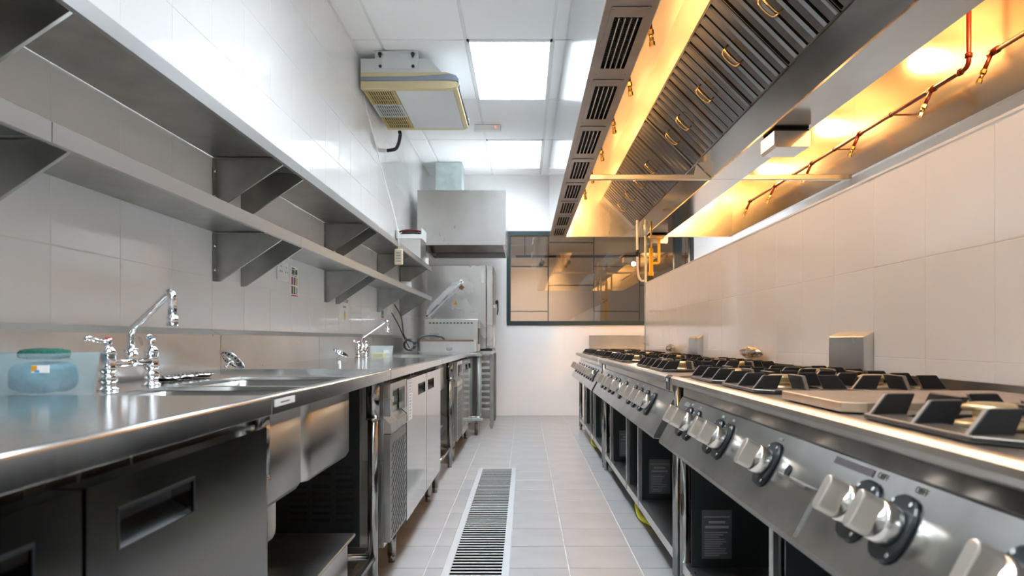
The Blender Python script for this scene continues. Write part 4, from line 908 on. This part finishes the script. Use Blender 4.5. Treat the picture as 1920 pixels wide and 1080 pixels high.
t = thing('oven_stand', 'stainless rack stand with tray runners under the combi oven', 'stand', (-.72, 7.9, 0))
box('stand_top', 'brushv', t, -1.08, -.36, 7.48, 8.3, .815, .85, .003)
for x, y in ((-.365, 7.52), (-.365, 8.26), (-.52, 7.50), (-1.05, 7.52), (-1.05, 8.26)): MB().box(x-.02, x+.02, y-.02, y+.02, .03, .815).box(x-.012, x+.012, y-.012, y+.012, 0, .03).build('leg', 'dull', t, .002)
for k in range(9): 
    for yy in (7.515, 8.24): box('tray_runner', 'brushv', t, -.50, -.385, yy, yy+.02, .20+k*.065, .225+k*.065)
MB().box(-1.03, -.385, 7.60, 7.605, .10, .80).build('stand_back', 'plenum', t)
t = thing('trolley', 'low steel trolley on castors parked between the counter and the oven', 'trolley', (-.7, 7.25, 0))
box('trolley_top', 'brushv', t, -1.0, -.455, 7.10, 7.44, .80, .835, .004)
for x in (-.485, -.97): 
    for y in (7.02 if False else 7.13, 7.42): MB().cyl((x, y, .15), (x, y, .80), .016, n=10).build('post', 'galv', t)
for x in (-.485, -.97): MB().cyl((x, 6.98, .165), (x, 7.46, .165), .014, n=10).box(x-.05, x+.05, 6.95, 7.04, .150, .168).build('foot_rail', 'galv', t)
MB().cyl((-.485, 7.13, .165), (-.97, 7.13, .165), .013, n=8).build('cross_rail', 'galv', t)
for x in (-.497, -.96):
    c = MB().cyl((x-.014, 7.0, .062), (x+.014, 7.0, .062), .061, n=22).build('castor', 'castor', t, .004)
    MB().prism([(6.985, .150), (7.03, .150), (7.012, .052), (6.992, .052)], x+.017, x+.021, 'x').prism([(6.985, .150), (7.03, .150), (7.012, .052), (6.992, .052)], x-.021, x-.017, 'x').cyl((x-.022, 7.0, .062), (x+.022, 7.0, .062), .010, n=10).build('fork', 'galv', c)
# small canopy over the oven with its duct
t = thing('oven_hood', 'small stainless canopy hanging over the combi oven', 'extractor hood', (-.68, 7.8, 1.99))
MB().box(-1.15, -.205, 7.30, 7.304, 1.99, 2.57).build('front_sheet', 'brushed', t)
MB().box(-1.15, -1.146, 7.304, 8.5, 1.99, 2.57).box(-.209, -.205, 7.304, 8.5, 1.99, 2.57).box(-1.146, -.209, 8.496, 8.5, 1.99, 2.57).box(-1.15, -.205, 7.30, 8.5, 2.57, 2.574).build('canopy_shell', 'brushv', t)
MB().box(-1.146, -.209, 7.304, 7.33, 1.99, 1.994).box(-1.146, -1.12, 7.33, 8.496, 1.99, 1.994).box(-.235, -.209, 7.33, 8.496, 1.99, 1.994).build('drip_channel', 'brushv', t)
MB().prism([(7.5, 2.5), (8.40, 2.05), (8.41, 2.06), (7.51, 2.51)], -1.14, -.215, 'x').build('inner_baffle', 'plenum', t)
tag(box('duct', 'galv', None, -1.06, -.745, 8.1, 8.42, 2.5745, HC-.002, .002), 'square galvanised duct rising from the small canopy to the ceiling', 'duct')
# suspended air conditioner
t = thing('air_conditioner', 'ceiling-hung air conditioner with yellowed intake grilles and blue-grey band', 'air conditioner', (-.83, 5.45, 2.83))
AY0, AY1, AZ = 5.02, 5.98, 2.815
def outline(z): return z
prof = [(-1.205, AZ+.02), (-1.19, AZ), (-.53, AZ), (-.50, AZ+.015), (-.478, AZ+.05), (-.475, AZ+.08), (-.52, AZ+.115), (-.60, AZ+.125), (-.70, AZ+.225), (-1.205, AZ+.225)]
MB().prism([(-1.20, AZ+.012), (-.53, AZ+.012), (-.50, AZ+.03), (-.49, AZ+.06), (-.60, AZ+.12), (-.70, AZ+.225), (-1.20, AZ+.225)], AY0+.03, AY1-.03).build('casing', 'acwhite', t)
def endcap(y0, y1, nm):
    lo = [(-1.205, AZ), (-.54, AZ), (-.505, AZ+.012), (-.485, AZ+.04), (-.50, AZ+.055), (-.56, AZ+.062), (-1.205, AZ+.058)]
    mid = [(-1.205, AZ+.0585), (-.56, AZ+.0625), (-.50, AZ+.0555), (-.484, AZ+.0405), (-.480, AZ+.075), (-.50, AZ+.100), (-.545, AZ+.112), (-.62, AZ+.105), (-.80, AZ+.092), (-1.205, AZ+.086)]
    hi = [(-1.205, AZ+.0865), (-.80, AZ+.0925), (-.62, AZ+.1055), (-.545, AZ+.1125), (-.58, AZ+.122), (-1.205, AZ+.120)]
    up = [(-1.205, AZ+.1205), (-.61, AZ+.1225), (-.70, AZ+.225), (-1.205, AZ+.225)]
    c = MB().prism(lo, y0, y1).build('end_cap', 'cream', t, .004); MB().prism(mid, y0-.003, y1+.003).build('blue_band', 'acblue', c, .004); MB().prism(hi, y0, y1).build('upper_strip', 'cream', c, .002)
    MB().prism(up, y0+.008, y1).build('upper_cap', 'acwhite', c)
endcap(AY0-.015, AY0+.03, 'a'); endcap(AY1-.03, AY1+.015, 'b')
box('bottom_panel', 'acwhite', t, -.96, -.53, AY0+.032, AY1-.032, AZ, AZ+.012, .002)
box('bottom_trim', 'cream', t, -.529, -.495, AY0+.03, AY1-.03, AZ+.004, AZ+.03, .003)
v = MB()
for k in range(3): v.box(-.494, -.486, AY0+.06+k*.30, AY0+.33+k*.30, AZ+.03, AZ+.06)
v.build('air_outlet', 'blackm', t)
for k, m in enumerate(('grille', 'ggrille', 'grille')):
    a = AY0+.034+k*.297; b = a+.292; x0, x1 = -1.195, -.964
    g = MB().box(x0, x1, a, a+.012, AZ, AZ+.012).box(x0, x1, b-.012, b, AZ, AZ+.012).box(x0, x0+.02, a+.012, b-.012, AZ, AZ+.012).box(x1-.02, x1, a+.012, b-.012, AZ, AZ+.012)
    for q in (1, 2): g.box(x0+.02, x1-.02, a+(b-a)*q/3-.004, a+(b-a)*q/3+.004, AZ+.0005, AZ+.004)
    n = 11
    for i in range(n):
        xx = x0+.02+(x1-x0-.04)*(i+.5)/n; g.box(xx-.0043, xx+.0043, a+.012, b-.012, AZ, AZ+.003)
    g.build('intake_grille', m, t)
box('grille_back', 'dark', t, -1.19, -.966, AY0+.035, AY1-.035, AZ+.0085, AZ+.0115)
m = MB().box(-1.10, -.78, AY0-.012, AY0-.008, AZ+.15, AZ+.262).box(-1.10, -.78, AY0-.05, AY0-.008, AZ+.258, AZ+.262).build('hanging_bracket', 'acwhite', t)
q = MB()
for x in (-1.06, -.82): q.cyl((x, AY0-.014, AZ+.165), (x, AY0-.020, AZ+.165), .012, n=6).cyl((x, AY0-.03, AZ+.225), (x, AY0-.03, HC), .007, n=8).cyl((x, AY0-.03, AZ+.24), (x, AY0-.03, AZ+.257), .014, n=6)
q.build('hanger_bolt', 'blackm', m)
tag(MB().tube([(-1.10, 6.00, 2.80), (-1.10, 6.04, 2.80), (-1.115, 6.05, 2.72), (-1.14, 6.05, 2.665), (-1.18, 6.05, 2.655), (-1.222, 6.05, 2.65)], .016, 8, .03, 4).build('condensate_pipe', 'black', None), 'short black bent pipe running from the air conditioner into the wall', 'pipe')
# emergency light
t = thing('emergency_light', 'slim white emergency light with a red indicator on the ceiling', 'emergency light', (-.36, 6.72, HC))
box('light_body', 'white', t, -.50, -.235, 6.68, 6.76, HC-.055, HC-.004, .008, 2); MB().sphere((-.285, 6.678, HC-.03), .006, 10, 6).build('indicator', 'led', t)
# floor drain channel
t = thing('floor_drain', 'long steel floor drain with slotted bar grating in the aisle', 'drain', ((DX0+DX1)/2, 3.9, 0))
for a, b in ((DY0, 3.945), (3.95, DY1)):
    MB().box(DX0, DX0+.032, a, b, -.012, .001).box(DX1-.032, DX1, a, b, -.012, .001).build('side_strip', 'bars', t, .001)
MB().box(DX0+.032, DX1-.032, DY1-.03, DY1, -.012, .001).build('end_strip', 'bars', t)
box('channel', 'dark', t, DX0+.03, DX1-.03, DY0, DY1-.03, -.140, -.136)
bar_me2 = MB().prism([(-.0075, -.001), (.0075, -.001), (.0075, -.0025), (.0015, -.004), (.0015, -.030), (-.0015, -.030), (-.0015, -.004), (-.0075, -.0025)], -(DX1-DX0)/2+.031, (DX1-DX0)/2-.031, 'x').mesh('grate_bar', 'bars'); bar_me2.materials.append(M['dark'])
for p in bar_me2.polygons:
    if p.center.z < -.005: p.material_index = 1  # webs coloured dark for the shade between the bars
y = DY1-.055
while y > DY0: 
    link('grate_bar', bar_me2, t, Vector(((DX0+DX1)/2, y, 0))-t.location); y -= .0405
